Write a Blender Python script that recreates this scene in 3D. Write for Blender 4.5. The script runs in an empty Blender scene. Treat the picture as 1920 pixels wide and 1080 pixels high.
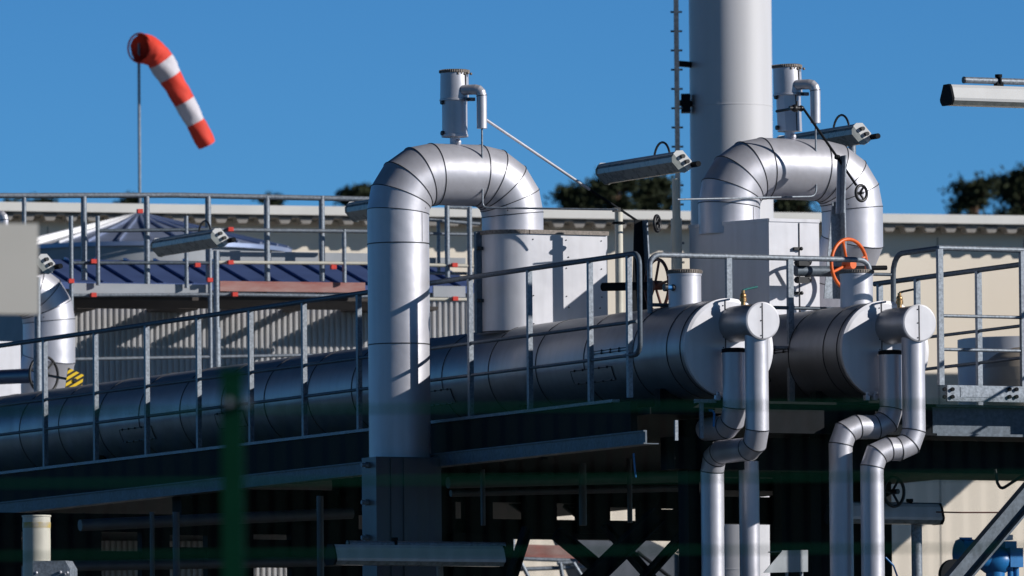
import bpy, math, random
from mathutils import Vector as V, Matrix
random.seed(7)
R_ = math.radians
sc = bpy.context.scene
COL = sc.collection

# ------------------------------------------------------------------ camera
FPX, CX, CY = 20000.0, 960.0, 540.0            # focal length in pixels of a 1920 px wide picture
PITCH, ROLL = 0.0650, 0.0087
CAM = V((0, 0, 1.6))
_f = V((0, math.cos(PITCH), math.sin(PITCH))); _u = V((0, -math.sin(PITCH), math.cos(PITCH))); _r = V((1, 0, 0))
CR = _r * math.cos(ROLL) - _u * math.sin(ROLL)
CU = _u * math.cos(ROLL) + _r * math.sin(ROLL)
CF = _f
cd = bpy.data.cameras.new('camera'); cam = bpy.data.objects.new('camera', cd); COL.objects.link(cam)
m = Matrix((CR, CU, -CF)).transposed().to_4x4(); m.translation = CAM; cam.matrix_world = m
cd.sensor_width = 36; cd.lens = FPX / 1920 * 36; cd.clip_start = 1; cd.clip_end = 6000
D0 = 86.2
cd.dof.use_dof = True; cd.dof.focus_distance = 87.5; cd.dof.aperture_fstop = 6.1; cd.dof.aperture_blades = 8
sc.camera = cam

# ------------------------------------------------------------------ sun, sky, exposure
SAZ, SEL = R_(74), R_(22)                       # sun: 75 deg to the right of "behind the camera"
S = V((math.sin(SAZ) * math.cos(SEL), -math.cos(SAZ) * math.cos(SEL), math.sin(SEL)))
ld = bpy.data.lights.new('sun', 'SUN'); ld.energy = 4.4; ld.angle = R_(0.5); ld.color = (1, 0.97, 0.93)
sun = bpy.data.objects.new('sun', ld); COL.objects.link(sun); sun.rotation_euler = S.to_track_quat('Z', 'Y').to_euler()
sun.location = (40, -20, 60)
w = bpy.data.worlds.new('World'); sc.world = w; w.use_nodes = True
nt = w.node_tree; N = nt.nodes; Lk = nt.links
bg = N['Background']; bg.inputs['Strength'].default_value = 0.104
sky = N.new('ShaderNodeTexSky'); sky.sky_type = 'NISHITA'; sky.sun_disc = False
sky.sun_elevation = SEL; sky.sun_rotation = math.atan2(S.x, S.y); sky.altitude = 1500; sky.air_density = 1.0; sky.dust_density = 0.0; sky.ozone_density = 4.0
hs = N.new('ShaderNodeHueSaturation'); hs.inputs['Saturation'].default_value = 1.1
tn = N.new('ShaderNodeVectorMath'); tn.operation = 'MULTIPLY'; tn.inputs[1].default_value = (0.31, 0.645, 1.0)     # polarised, deep blue winter sky
Lk.new(sky.outputs[0], hs.inputs['Color']); Lk.new(hs.outputs[0], tn.inputs[0])
tc = N.new('ShaderNodeTexCoord'); sx = N.new('ShaderNodeSeparateXYZ'); mr_ = N.new('ShaderNodeMapRange'); mr_.interpolation_type = 'LINEAR'   # the clear sky deepens towards the zenith
mr_.inputs['From Min'].default_value = 0.065; mr_.inputs['From Max'].default_value = 0.34; mr_.inputs['To Min'].default_value = 1.0; mr_.inputs['To Max'].default_value = 0.12
zm = N.new('ShaderNodeVectorMath'); zm.operation = 'SCALE'
Lk.new(tc.outputs['Generated'], sx.inputs[0]); Lk.new(sx.outputs['Z'], mr_.inputs['Value']); Lk.new(tn.outputs[0], zm.inputs[0]); Lk.new(mr_.outputs[0], zm.inputs['Scale'])
Lk.new(zm.outputs[0], bg.inputs['Color'])
sc.view_settings.view_transform = 'Standard'; sc.view_settings.look = 'None'; sc.view_settings.gamma = 1
sc.view_settings.exposure = 0.0
sc.render.engine = 'CYCLES'; sc.cycles.use_denoising = True; sc.cycles.max_bounces = 6
sc.cycles.sample_clamp_indirect = 4

# ------------------------------------------------------------------ plant frame: u across the vessels, v along them (away), z up
AX = R_(26)
a = V((-math.sin(AX), math.cos(AX), 0)); p = V((math.cos(AX), math.sin(AX), 0)); e = -a; k = V((0, 0, 1))
def ray(px, py): return (CF + CR * ((px - CX) / FPX) + CU * ((CY - py) / FPX))
def W(px, py, dep): return CAM + ray(px, py) * dep
O = W(1367, 652, D0)
def F(u, v, z): return O + p * u + a * v + k * z
def hit(px, py, pt, n):
    d = ray(px, py); return CAM + d * ((pt - CAM).dot(n) / d.dot(n))
def onv(px, py, v): return hit(px, py, O + a * v, a)
def onu(px, py, u): return hit(px, py, O + p * u, p)
def uvz(P): q = P - O; return q.dot(p), q.dot(a), q.z
def zat(py, u, v):                               # height of pixel row py on the vertical line (u, v)
    P = F(u, v, 0); q = P - CAM
    for _ in range(4):
        d = q.dot(CF); y = CY - FPX * q.dot(CU) / d; q = q + k * ((y - py) * d / FPX)
    return (CAM + q).z - O.z

# ------------------------------------------------------------------ materials
def mat(name, c, rough=0.5, metal=0.0, var=0.12, scale=6.0, bump=0.0, c2=None, stretch=(1, 1, 1), spec=0.5, fine=0.0, coat=0.0):
    M = bpy.data.materials.new(name); M.use_nodes = True; t = M.node_tree; n = t.nodes; l = t.links
    b = n['Principled BSDF']; b.inputs['Roughness'].default_value = rough; b.inputs['Metallic'].default_value = metal
    b.inputs['Specular IOR Level'].default_value = spec; b.inputs['Coat Weight'].default_value = coat
    co = n.new('ShaderNodeTexCoord'); mp = n.new('ShaderNodeMapping'); mp.inputs['Scale'].default_value = stretch
    l.new(co.outputs['Object'], mp.inputs['Vector'])
    no = n.new('ShaderNodeTexNoise'); no.inputs['Scale'].default_value = scale; no.inputs['Detail'].default_value = 6; no.inputs['Roughness'].default_value = 0.6
    l.new(mp.outputs[0], no.inputs['Vector'])
    rp = n.new('ShaderNodeValToRGB'); rp.color_ramp.elements[0].position = 0.3; rp.color_ramp.elements[1].position = 0.72
    lo = tuple(x * (1 - var) for x in c) if c2 is None else c2
    hi = tuple(min(1, x * (1 + var)) for x in c) if c2 is None else c
    rp.color_ramp.elements[0].color = (*lo, 1); rp.color_ramp.elements[1].color = (*hi, 1)
    l.new(no.outputs['Fac'], rp.inputs[0]); l.new(rp.outputs[0], b.inputs['Base Color'])
    mr = n.new('ShaderNodeMapRange'); mr.inputs['To Min'].default_value = max(0.05, rough - 0.08); mr.inputs['To Max'].default_value = min(1, rough + 0.08)
    l.new(no.outputs['Fac'], mr.inputs['Value']); l.new(mr.outputs[0], b.inputs['Roughness'])
    if bump:
        n2 = n.new('ShaderNodeTexNoise'); n2.inputs['Scale'].default_value = fine or scale * 0.7; n2.inputs['Detail'].default_value = 3
        l.new(mp.outputs[0], n2.inputs['Vector'])
        bp = n.new('ShaderNodeBump'); bp.inputs['Strength'].default_value = bump; bp.inputs['Distance'].default_value = 0.02
        l.new(n2.outputs['Fac'], bp.inputs['Height']); l.new(bp.outputs[0], b.inputs['Normal'])
    return M
def cladding(name, c, rough, metal, dent=0.35):
    M = mat(name, c, rough, metal, 0.07, 3.0, 0.0); t = M.node_tree; n = t.nodes; l = t.links; b = n['Principled BSDF']
    co = n.new('ShaderNodeTexCoord')
    m1 = n.new('ShaderNodeMapping'); m1.inputs['Scale'].default_value = (9, 9, 0.7); l.new(co.outputs['Object'], m1.inputs[0])
    st = n.new('ShaderNodeTexNoise'); st.inputs['Scale'].default_value = 1.6; st.inputs['Detail'].default_value = 5; l.new(m1.outputs[0], st.inputs['Vector'])      # dirt runs
    r1 = n.new('ShaderNodeMapRange'); r1.inputs['From Min'].default_value = 0.45; r1.inputs['From Max'].default_value = 0.75; r1.inputs['To Min'].default_value = 0; r1.inputs['To Max'].default_value = 0.22; l.new(st.outputs['Fac'], r1.inputs['Value'])
    old = b.inputs['Base Color'].links[0].from_socket
    mx = n.new('ShaderNodeMix'); mx.data_type = 'RGBA'; l.new(r1.outputs[0], mx.inputs[0]); l.new(old, mx.inputs[6]); mx.inputs[7].default_value = (c[0] * 0.55, c[1] * 0.52, c[2] * 0.5, 1); l.new(mx.outputs[2], b.inputs['Base Color'])
    d1 = n.new('ShaderNodeTexNoise'); d1.inputs['Scale'].default_value = 3.2; d1.inputs['Detail'].default_value = 2; l.new(co.outputs['Object'], d1.inputs['Vector'])
    d2 = n.new('ShaderNodeTexNoise'); d2.inputs['Scale'].default_value = 14; d2.inputs['Detail'].default_value = 2; l.new(co.outputs['Object'], d2.inputs['Vector'])
    ad = n.new('ShaderNodeMath'); ad.operation = 'MULTIPLY_ADD'; ad.inputs[1].default_value = 0.12; l.new(d2.outputs['Fac'], ad.inputs[0]); l.new(d1.outputs['Fac'], ad.inputs[2])
    bp = n.new('ShaderNodeBump'); bp.inputs['Strength'].default_value = dent; bp.inputs['Distance'].default_value = 0.035; l.new(ad.outputs[0], bp.inputs['Height']); l.new(bp.outputs[0], b.inputs['Normal'])
    return M
ALU = cladding('aluminium_cladding', (0.58, 0.575, 0.625), 0.46, 0.45, 0.2)
ALUV = cladding('vessel_cladding', (0.42, 0.425, 0.44), 0.46, 0.8, 0.16)
ALUP = cladding('flat_cladding_sheet', (0.62, 0.615, 0.65), 0.5, 0.25, 0.12)
SEAM = mat('seam_strip', (0.05, 0.05, 0.055), 0.5, 0.5, 0.3, 20)
RIM = mat('weathered_rim', (0.22, 0.19, 0.17), 0.6, 0.4, 0.5, 60)
GALV = mat('galvanised_steel', (0.24, 0.27, 0.31), 0.52, 0.4, 0.40, 45, 0.05)
GALVD = mat('dull_galvanised_steel', (0.10, 0.125, 0.155), 0.55, 0.3, 0.35, 30)
DARK = mat('dark_and_shaded_steel', (0.009, 0.011, 0.014), 0.7, 0.0, 0.3, 8, spec=0.12)  # dark fittings; on bridge and rack steel the shade is put into this colour
BLACK = mat('black_plastic', (0.012, 0.012, 0.014), 0.45, 0, 0.2, 20)
WHITE = mat('white_paint', (0.65, 0.64, 0.67), 0.45, 0.0, 0.05, 1.4, 0.06, c2=(0.59, 0.58, 0.59), stretch=(3, 3, 0.25))
CREAM = mat('cream_paint', (0.62, 0.59, 0.50), 0.5, 0, 0.10, 6)
BEIGE = mat('beige_wall_panel', (0.86, 0.76, 0.63), 0.7, 0, 0.05, 0.8, stretch=(1, 1, 0.15))
FASC = mat('white_fascia', (0.75, 0.73, 0.69), 0.5, 0, 0.06, 2)
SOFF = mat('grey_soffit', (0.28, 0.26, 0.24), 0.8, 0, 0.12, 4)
GREYB = mat('grey_enamel', (0.50, 0.48, 0.44), 0.5, 0, 0.03, 3)
REDM = mat('red_coupler', (0.75, 0.06, 0.04), 0.5, 0, 0.1, 30)
PLANK = mat('faded_red_board', (0.36, 0.11, 0.09), 0.75, 0, 0.3, 3, c2=(0.46, 0.30, 0.27), stretch=(1, 1, 4))
BOARD = mat('grey_board', (0.40, 0.42, 0.45), 0.7, 0, 0.12, 3)
SRED = mat('red_sock_fabric', (0.74, 0.05, 0.025), 0.75, 0, 0.16, 4, 0.5, fine=5)
SWHT = mat('white_sock_fabric', (0.60, 0.57, 0.62), 0.75, 0, 0.12, 4, 0.5, fine=5)
ORNG = mat('orange_paint', (0.80, 0.14, 0.02), 0.42, 0, 0.12, 15)
RUST = mat('oxide_brown_paint', (0.10, 0.03, 0.02), 0.55, 0, 0.3, 20)
BLUE = mat('blue_enamel', (0.015, 0.17, 0.45), 0.35, 0, 0.10, 6)
BRASS = mat('brass', (0.45, 0.27, 0.12), 0.4, 0.8, 0.25, 40)
TEAL = mat('teal_lever', (0.02, 0.16, 0.15), 0.4, 0, 0.1, 30)
LAMPW = mat('lamp_housing_enamel', (0.60, 0.60, 0.60), 0.45, 0, 0.05, 6)
DIFF = mat('lamp_diffuser', (0.24, 0.255, 0.245), 0.28, 0.0, 0.25, 12, 0.1, stretch=(1, 1, 1), spec=0.5)
ROOFS = mat('deep_blue_roof_sheet', (0.10, 0.15, 0.34), 0.4, 0.3, 0.15, 2)
ROOFB = mat('blue_grey_roof_sheet', (0.32, 0.38, 0.54), 0.4, 0.5, 0.15, 2)
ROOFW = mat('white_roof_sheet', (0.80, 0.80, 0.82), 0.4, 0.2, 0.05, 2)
CORR = mat('corrugated_steel_sheet', (0.50, 0.49, 0.49), 0.5, 0.2, 0.12, 2)
LEAF = mat('pine_needles', (0.040, 0.050, 0.022), 0.75, 0, 0.5, 3, c2=(0.012, 0.018, 0.009), spec=0.15)
BARK = mat('pine_bark', (0.14, 0.08, 0.05), 0.9, 0, 0.35, 5)
GREENW = mat('shaded_green_wire', (0.002, 0.012, 0.008), 0.6, 0, 0.1, 8, spec=0.1)  # upright wires: darker copy of the fence green, shade put into the colour
GREENP = mat('green_post_paint', (0.001, 0.031, 0.015), 0.6, 0, 0.12, 8, spec=0.08)
GREEN = mat('green_coated_wire', (0.003, 0.06, 0.033), 0.6, 0, 0.12, 8, spec=0.1)
GRND = mat('ground_asphalt', (0.045, 0.045, 0.045), 0.95, 0, 0.4, 1.5)
def striped():
    M = bpy.data.materials.new('hazard_stripes'); M.use_nodes = True; t = M.node_tree; n = t.nodes; l = t.links
    b = n['Principled BSDF']; b.inputs['Roughness'].default_value = 0.45
    co = n.new('ShaderNodeTexCoord'); wv = n.new('ShaderNodeTexWave'); wv.wave_type = 'BANDS'; wv.bands_direction = 'X'
    mp = n.new('ShaderNodeMapping'); mp.inputs['Rotation'].default_value = (0, R_(-58), 0)
    wv.inputs['Scale'].default_value = 7.0; wv.inputs['Distortion'].default_value = 0
    rp = n.new('ShaderNodeValToRGB'); rp.color_ramp.interpolation = 'CONSTANT'
    rp.color_ramp.elements[0].color = (0.85, 0.55, 0.01, 1); rp.color_ramp.elements[1].color = (0.02, 0.018, 0.01, 1); rp.color_ramp.elements[1].position = 0.6
    l.new(co.outputs['Object'], mp.inputs[0]); l.new(mp.outputs[0], wv.inputs['Vector']); l.new(wv.outputs['Fac'], rp.inputs[0]); l.new(rp.outputs[0], b.inputs['Base Color'])
    return M
HAZ = striped()

# ------------------------------------------------------------------ mesh builder
def perp(t):
    r = k if abs(t.dot(k)) < 0.9 else e
    x = (r - t * r.dot(t)).normalized(); return x, t.cross(x)
def rnd(path, R, n):
    out = [path[0]]
    for i in range(1, len(path) - 1):
        A, B, C = path[i - 1], path[i], path[i + 1]
        d1 = (A - B).normalized(); d2 = (C - B).normalized(); ang = d1.angle(d2)
        if math.pi - ang < 0.02: out.append(B); continue
        L = R / math.tan(ang / 2); c = B + (d1 + d2).normalized() * (R / math.sin(ang / 2))
        s = B + d1 * L - c; g = B + d2 * L - c; th = s.angle(g); ax = s.cross(g).normalized()
        for j in range(n + 1): out.append(c + Matrix.Rotation(th * j / n, 3, ax) @ s)
    out.append(path[-1]); return out
class MB:
    def __init__(s): s.v = []; s.f = []; s.sm = []; s.mi = []
    def add(s, vs, fs, smooth=False, mi=0):
        b = len(s.v); s.v += [V(q) for q in vs]
        for f in fs: s.f.append([i + b for i in f]); s.sm.append(smooth); s.mi.append(mi)
        return s
    def hexa(s, c, x, y, z, mi=0):               # centre and three half-axis vectors
        vs = [c + x * i + y * j + z * l for l in (-1, 1) for j in (-1, 1) for i in (-1, 1)]
        fs = [(0, 2, 3, 1), (4, 5, 7, 6), (0, 1, 5, 4), (2, 6, 7, 3), (0, 4, 6, 2), (1, 3, 7, 5)]
        if x.cross(y).dot(z) < 0: fs = [f[::-1] for f in fs]
        return s.add(vs, fs, False, mi)
    def box(s, u0, u1, v0, v1, z0, z1, mi=0):
        return s.hexa(F((u0 + u1) / 2, (v0 + v1) / 2, (z0 + z1) / 2), p * ((u1 - u0) / 2), a * ((v1 - v0) / 2), k * ((z1 - z0) / 2), mi)
    def bar(s, A, B, wd, ht, up=None, mi=0):     # rectangular bar from A to B
        t = (B - A).normalized(); up = up or k
        y = (up - t * up.dot(t)); y = y.normalized() if y.length > 1e-4 else perp(t)[0]
        return s.hexa((A + B) / 2, t * ((B - A).length / 2), t.cross(y) * (wd / 2), y * (ht / 2), mi)
    def tube(s, path, r, n=20, cap=True, mi=0, split=True, seam=0, seamr=0.005, seamw=0.007, r1=None, joints=None):
        m_ = len(path) - 1; T = [(path[i + 1] - path[i]).normalized() for i in range(m_)]
        x, y = perp(T[0]); prev = T[0]; rings = []
        for i in range(m_):
            t = T[i]
            if i:
                q = prev.rotation_difference(t); x = q @ x; y = q @ y
            prev = t
            for end in (0, 1):
                P = path[i + end]
                if end == 0: nn = (T[i - 1] + t).normalized() if i else t
                else: nn = (t + T[i + 1]).normalized() if i < m_ - 1 else t
                rr = r if r1 is None else r + (r1 - r) * ((i + end) / m_)
                ring = []
                for j in range(n):
                    th = 2 * math.pi * j / n; o = (x * math.cos(th) + y * math.sin(th)) * rr
                    ring.append(P + o - t * (o.dot(nn) / t.dot(nn)))
                rings.append(ring)
        if split:
            for i in range(m_):
                s.add(rings[2 * i] + rings[2 * i + 1], [(j, (j + 1) % n, n + (j + 1) % n, n + j) for j in range(n)], True, mi)
        else:
            rr = [rings[0]] + [rings[2 * i + 1] for i in range(m_)]; fs = []
            for i in range(m_): fs += [(i * n + j, i * n + (j + 1) % n, (i + 1) * n + (j + 1) % n, (i + 1) * n + j) for j in range(n)]
            s.add(sum(rr, []), fs, True, mi)
        if cap:
            s.add(rings[0], [tuple(range(n))[::-1]], False, mi); s.add(rings[-1], [tuple(range(n))], False, mi)
        if seam:
            for i in (joints if joints is not None else range(1, m_)):
                nn = (T[i - 1] + T[i]).normalized(); rg = rings[2 * i]; P = path[i]
                gr = [P + (q - P) * ((r + seamr) / r) for q in rg]; inn = [P + (q - P) * ((r - 0.002) / r) for q in rg]
                fs = [(j, (j + 1) % n, n + (j + 1) % n, n + j) for j in range(n)]
                s.add([q - nn * seamw for q in gr] + [q + nn * seamw for q in gr], fs, True, seam)
                s.add([q - nn * seamw for q in inn] + [q - nn * seamw for q in gr], fs, False, seam); s.add([q + nn * seamw for q in gr] + [q + nn * seamw for q in inn], fs, False, seam)
        return s
    def cyl(s, A, B, r, n=20, mi=0, r1=None): return s.tube([A, B], r, n, True, mi, True, 0, r1=r1)
    def ring(s, P, t, r, wd=0.012, mi=0, n=32, dr=0.005): return s.tube([P - t * wd / 2, P + t * wd / 2], r + dr, n, True, mi)
    def lathe(s, B, prof, ax=None, n=32, mi=0, smooth=True):
        ax = (ax or k).normalized(); x, y = perp(ax); rows = []
        for (r, h) in prof: rows.append([B + ax * h + (x * math.cos(2 * math.pi * j / n) + y * math.sin(2 * math.pi * j / n)) * r for j in range(n)])
        for i in range(len(rows) - 1):
            s.add(rows[i] + rows[i + 1], [(j, (j + 1) % n, n + (j + 1) % n, n + j) for j in range(n)], smooth, mi)
        return s
    def torus(s, c, nr, R, r, n=40, m_=10, mi=0):
        x, y = perp(nr.normalized()); vs = []; fs = []
        for i in range(n):
            th = 2 * math.pi * i / n; d = x * math.cos(th) + y * math.sin(th)
            for j in range(m_):
                ph = 2 * math.pi * j / m_; vs.append(c + d * (R + r * math.cos(ph)) + nr.normalized() * (r * math.sin(ph)))
        for i in range(n):
            for j in range(m_): fs.append((i * m_ + j, ((i + 1) % n) * m_ + j, ((i + 1) % n) * m_ + (j + 1) % m_, i * m_ + (j + 1) % m_))
        return s.add(vs, fs, True, mi)
    def prism(s, poly, vec, mi=0, smooth=False):
        n = len(poly); nr = V((0, 0, 0))
        for i in range(n): nr += (poly[i] - poly[0]).cross(poly[(i + 1) % n] - poly[0])
        if nr.dot(vec) < 0: poly = poly[::-1]
        q = [v + vec for v in poly]
        s.add(poly, [tuple(range(n))[::-1]], False, mi); s.add(q, [tuple(range(n))], False, mi)
        if smooth: s.add(poly + q, [(i, (i + 1) % n, n + (i + 1) % n, n + i) for i in range(n)], True, mi)
        else:
            for i in range(n): s.add([poly[i], poly[(i + 1) % n], q[(i + 1) % n], q[i]], [(0, 1, 2, 3)], False, mi)
        return s
    def ball(s, c, r, n=12, mi=0, sc_=(1, 1, 1)):
        vs = []; fs = []
        for i in range(n // 2 + 1):
            th = math.pi * i / (n // 2)
            for j in range(n): vs.append(c + V((math.sin(th) * math.cos(2 * math.pi * j / n) * sc_[0], math.sin(th) * math.sin(2 * math.pi * j / n) * sc_[1], math.cos(th) * sc_[2])) * r)
        for i in range(n // 2):
            for j in range(n): fs.append((i * n + j, (i + 1) * n + j, (i + 1) * n + (j + 1) % n, i * n + (j + 1) % n))
        return s.add(vs, fs, True, mi)
    def make(s, name, mats, parent=None, kind=None, label=None):
        org = V(parent['_o']) if parent is not None else V((0, 0, 0))
        me = bpy.data.meshes.new(name); me.from_pydata([v - org for v in s.v], [], s.f); me.validate()
        for mm in (mats if isinstance(mats, (list, tuple)) else [mats]): me.materials.append(mm)
        if len(me.polygons) == len(s.f):
            me.polygons.foreach_set('use_smooth', s.sm); me.polygons.foreach_set('material_index', s.mi)
        me.update()
        o = bpy.data.objects.new(name, me); COL.objects.link(o)
        if parent is not None: o.parent = parent; o['_o'] = tuple(org)
        if kind: o['kind'] = kind
        if label: o['label'] = label
        return o
def thing(name, label, cat, loc, group=None):
    o = bpy.data.objects.new(name, None); COL.objects.link(o); o.location = loc; o.empty_display_size = 0.2
    o['label'] = label; o['category'] = cat; o['_o'] = tuple(loc)
    if group: o['group'] = group
    return o
def single(mb, name, mats, label, cat, group=None):     # a thing that is one mesh
    lo = min(mb.v, key=lambda q: q.z)
    for q in mb.v: pass
    base = V(lo); me_o = mb.make(name, mats, {'_o': tuple(base)} if False else None)
    for vv in me_o.data.vertices: vv.co -= base
    me_o.location = base
    me_o['label'] = label; me_o['category'] = cat
    if group: me_o['group'] = group
    return me_o

# ================================================================== SETTING
g = MB(); g.add([V((-3000, -200, 0)), V((3000, -200, 0)), V((3000, 5000, 0)), V((-3000, 5000, 0))], [(0, 1, 2, 3)]); g.make('ground', GRND, kind='structure')

# ------------------------------------------------------------------ beige hall behind everything
HA = R_(17); hw = V((math.cos(HA), math.sin(HA), 0)); hn = V((math.sin(HA), -math.cos(HA), 0))   # along the wall, outward normal
HP = W(960, 405, 132)
def onh(px, py, off=0.0): return hit(px, py, HP + hn * off, hn)
eL = onh(-300, 380); eR = onh(2500, 415); eZ = HP.z; eL.z = eR.z = eZ
L_ = (eR - eL).length
t = thing('hall', 'long beige hall with white eaves edge running behind the pipework', 'building', V((eL.x, eL.y, 0)))
mb = MB(); wc = eL + hw * (L_ / 2); mb.hexa(V((wc.x, wc.y, (eZ - 0.1) / 2)) - hn * 0.1, hw * (L_ / 2), hn * 0.1, k * ((eZ - 0.1) / 2)); mb.make('wall', BEIGE, t)
mb = MB(); nj = int(L_ / 1.15)
for i in range(nj): mb.hexa(eL + hw * (1.15 * i + 0.3) + hn * 0.002 + V((0, 0, -eZ + eZ / 2)), hw * 0.006, hn * 0.002, k * (eZ / 2 - 0.2))
mb.make('panel_joint', SOFF, t)
mb = MB(); OV = 0.42
mb.hexa(wc + hn * (OV + 0.03) + k * 0.0, hw * (L_ / 2 + 0.5), hn * 0.03, k * 0.055); mb.make('fascia', FASC, t)
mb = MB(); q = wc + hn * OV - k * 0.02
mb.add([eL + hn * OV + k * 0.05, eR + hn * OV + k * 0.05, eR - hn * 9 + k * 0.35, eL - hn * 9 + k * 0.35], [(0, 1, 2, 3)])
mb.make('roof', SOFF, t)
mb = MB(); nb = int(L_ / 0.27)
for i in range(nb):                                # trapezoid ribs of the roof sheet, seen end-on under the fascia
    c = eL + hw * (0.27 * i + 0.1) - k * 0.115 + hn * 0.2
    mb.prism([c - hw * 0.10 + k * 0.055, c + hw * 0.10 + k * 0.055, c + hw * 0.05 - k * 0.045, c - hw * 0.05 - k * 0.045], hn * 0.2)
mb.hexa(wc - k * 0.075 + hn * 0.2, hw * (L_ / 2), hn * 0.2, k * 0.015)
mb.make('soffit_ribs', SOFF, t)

# ------------------------------------------------------------------ trees
def pine(name, px, topy, halfw, dep, label, dense=1.0, clumps=26, low=None):
    top = W(px, topy, dep); base = V((top.x, top.y, 0)); H = top.z; s = dep / FPX; wd = halfw * s
    t = thing(name, label, 'tree', base, 'pine trees beyond the hall')
    mb = MB(); pth = [base + V((0.12 * math.sin(i * 1.3 + px), 0, H * 0.95 * i / 6)) for i in range(7)]
    mb.tube(pth, 0.26, 8, True, 0, False, r1=0.05)
    cr = MB(); depthc = (low or 4.0)
    for c in range(clumps):
        f = random.random() ** 1.4; ang = random.uniform(0, 2 * math.pi)
        rr = wd * (0.35 + 0.75 * math.sin(math.pi * min(1, 0.18 + f * 0.75))) * random.uniform(0.15, 1.0)
        rr = wd * math.sqrt(random.random()) * (0.62 + 0.5 * f); cc = V((base.x + rr * math.cos(ang), base.y + rr * math.sin(ang), H - 0.25 - f * depthc - 0.35 * (rr / wd) ** 2))
        mb.tube([V((base.x, base.y, cc.z - 0.5)), cc], 0.06, 5, False, r1=0.02)
        sz = random.uniform(0.35, 0.62) * min(1.0, wd / 1.2)
        for _ in range(int(150 * dense)):
            d = V((random.gauss(0, 1), random.gauss(0, 1), random.gauss(0, 0.62))) * sz * 0.55
            o = cc + d; b = V((random.gauss(0, 1), random.gauss(0, 1), random.gauss(0, 1) + 0.6)).normalized()
            x, y = perp(b); l = random.uniform(0.09, 0.2)
            cr.add([o, o + x * 0.035 + b * l * 0.5, o + b * l, o - x * 0.035 + b * l * 0.5], [(0, 1, 2, 3)])
    mb.make('trunk', BARK, t); cr.make('crown', LEAF, t)
pine('pine_tree', 1083, 333, 54, 260, 'leftmost crown of the dark pine clump between the two pipe arches', 1.0, 34, 2.6)
pine('pine_tree', 1148, 312, 58, 257, 'middle and tallest crown of the dark pine clump between the two pipe arches', 1.0, 40, 2.6)
pine('pine_tree', 1226, 323, 52, 262, 'dark pine just left of the white chimney, behind its ladder', 1.0, 36, 2.6)
pine('pine_tree', 1492, 355, 62, 265, 'dark pine seen through the opening of the right pipe arch', 1.0, 34, 2.6)
pine('pine_tree', 1828, 322, 52, 258, 'rounded dark pine rising above the hall roof at the far right', 1.0, 36, 2.6)
pine('pine_tree', 1918, 311, 68, 264, 'tallest dark pine, cut by the right edge of the picture', 1.0, 46, 2.6)
pine('pine_tree', 672, 337, 46, 270, 'small dark pine top touching the left pipe arch', 1.0, 34, 2.4)
pine('pine_tree', 508, 351, 34, 275, 'small square-topped pine above the scaffold handrail', 1.0, 24, 2.0)
pine('pine_tree', 238, 354, 27, 280, 'tiny pine top beside the windsock mast', 1.0, 18, 2.0)
pine('pine_tree', 66, 357, 48, 272, 'low dark pine top above the hall roof at the far left', 1.0, 24, 2.0)
pine('pine_tree', 1655, 388, 14, 285, 'tiniest pine tip beside the right shoulder of the right pipe arch', 1.0, 8, 1.4)

# ------------------------------------------------------------------ white chimney with fall-arrest ladder
dC = 114.0; cb = W(1372.5, 372, dC); cr_ = 77.5 * dC / FPX; ctop = W(1372, -260, dC).z
t = thing('chimney', 'tall plain white chimney rising behind the right pipe arch', 'chimney', V((cb.x, cb.y, 0)))
mb = MB(); mb.lathe(V((cb.x, cb.y, 0)), [(cr_, 0), (cr_, ctop), (cr_ * 0.92, ctop), (cr_ * 0.92, ctop - 0.4)], n=64)
zz = 1.0
while zz < ctop: mb.lathe(V((cb.x, cb.y, zz)), [(cr_ - 0.002, -0.008), (cr_ + 0.003, -0.004), (cr_ + 0.003, 0.004), (cr_ - 0.002, 0.008)], n=64); zz += 1.24
mb.make('shaft', WHITE, t)
lx = W(1270, 250, dC - 0.25); mb = MB()
mb.hexa(V((lx.x, lx.y, (ctop + 0.5) / 2)), V((0.026, 0, 0)), V((0, 0.02, 0)), k * ((ctop + 0.5) / 2))
z = 1.0
while z < ctop: mb.cyl(V((lx.x - 0.062, lx.y, z)), V((lx.x + 0.062, lx.y, z)), 0.011, 8); z += 0.206
lad = mb.make('ladder', GALVD, t)
for yy in (122, 196, 520, -60):
    mb = MB(); zz = W(1270, yy, dC).z; A = V((lx.x, lx.y, zz)); B = V((cb.x - cr_ * 0.93, cb.y - 0.1, zz)); mb.bar(A, B, 0.05, 0.06)
    if yy == 196: mb.hexa((A * 0.45 + B * 0.55), V((0.05, 0, 0)), V((0, 0.08, 0)), k * 0.10)
    mb.make('ladder_bracket', DARK, lad)

# ------------------------------------------------------------------ windsock
dW = 140.0; s = dW / FPX
pb = W(262, 365, dW)
t = thing('windsock', 'red and white striped windsock drooping from a thin mast', 'windsock', V((pb.x, pb.y, 0)))
mb = MB(); mb.cyl(V((pb.x, pb.y, 0)), W(260, 64, dW), 0.019, 10); mb.make('pole', GALV, t)
ctr = [(262, 90, 27), (279, 93, 26.5), (293, 102, 25.5), (304, 118, 24.3), (315, 138, 22.8), (329, 161, 21), (342, 184, 20), (355, 208, 19.3), (366, 229, 18.6), (378, 252, 18), (388, 272, 17)]
C3 = [W(x, y, dW - 0.18 + 0.0009 * i * 30) for i, (x, y, r) in enumerate(ctr)]; rad = [r * s for _, _, r in ctr]
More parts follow.
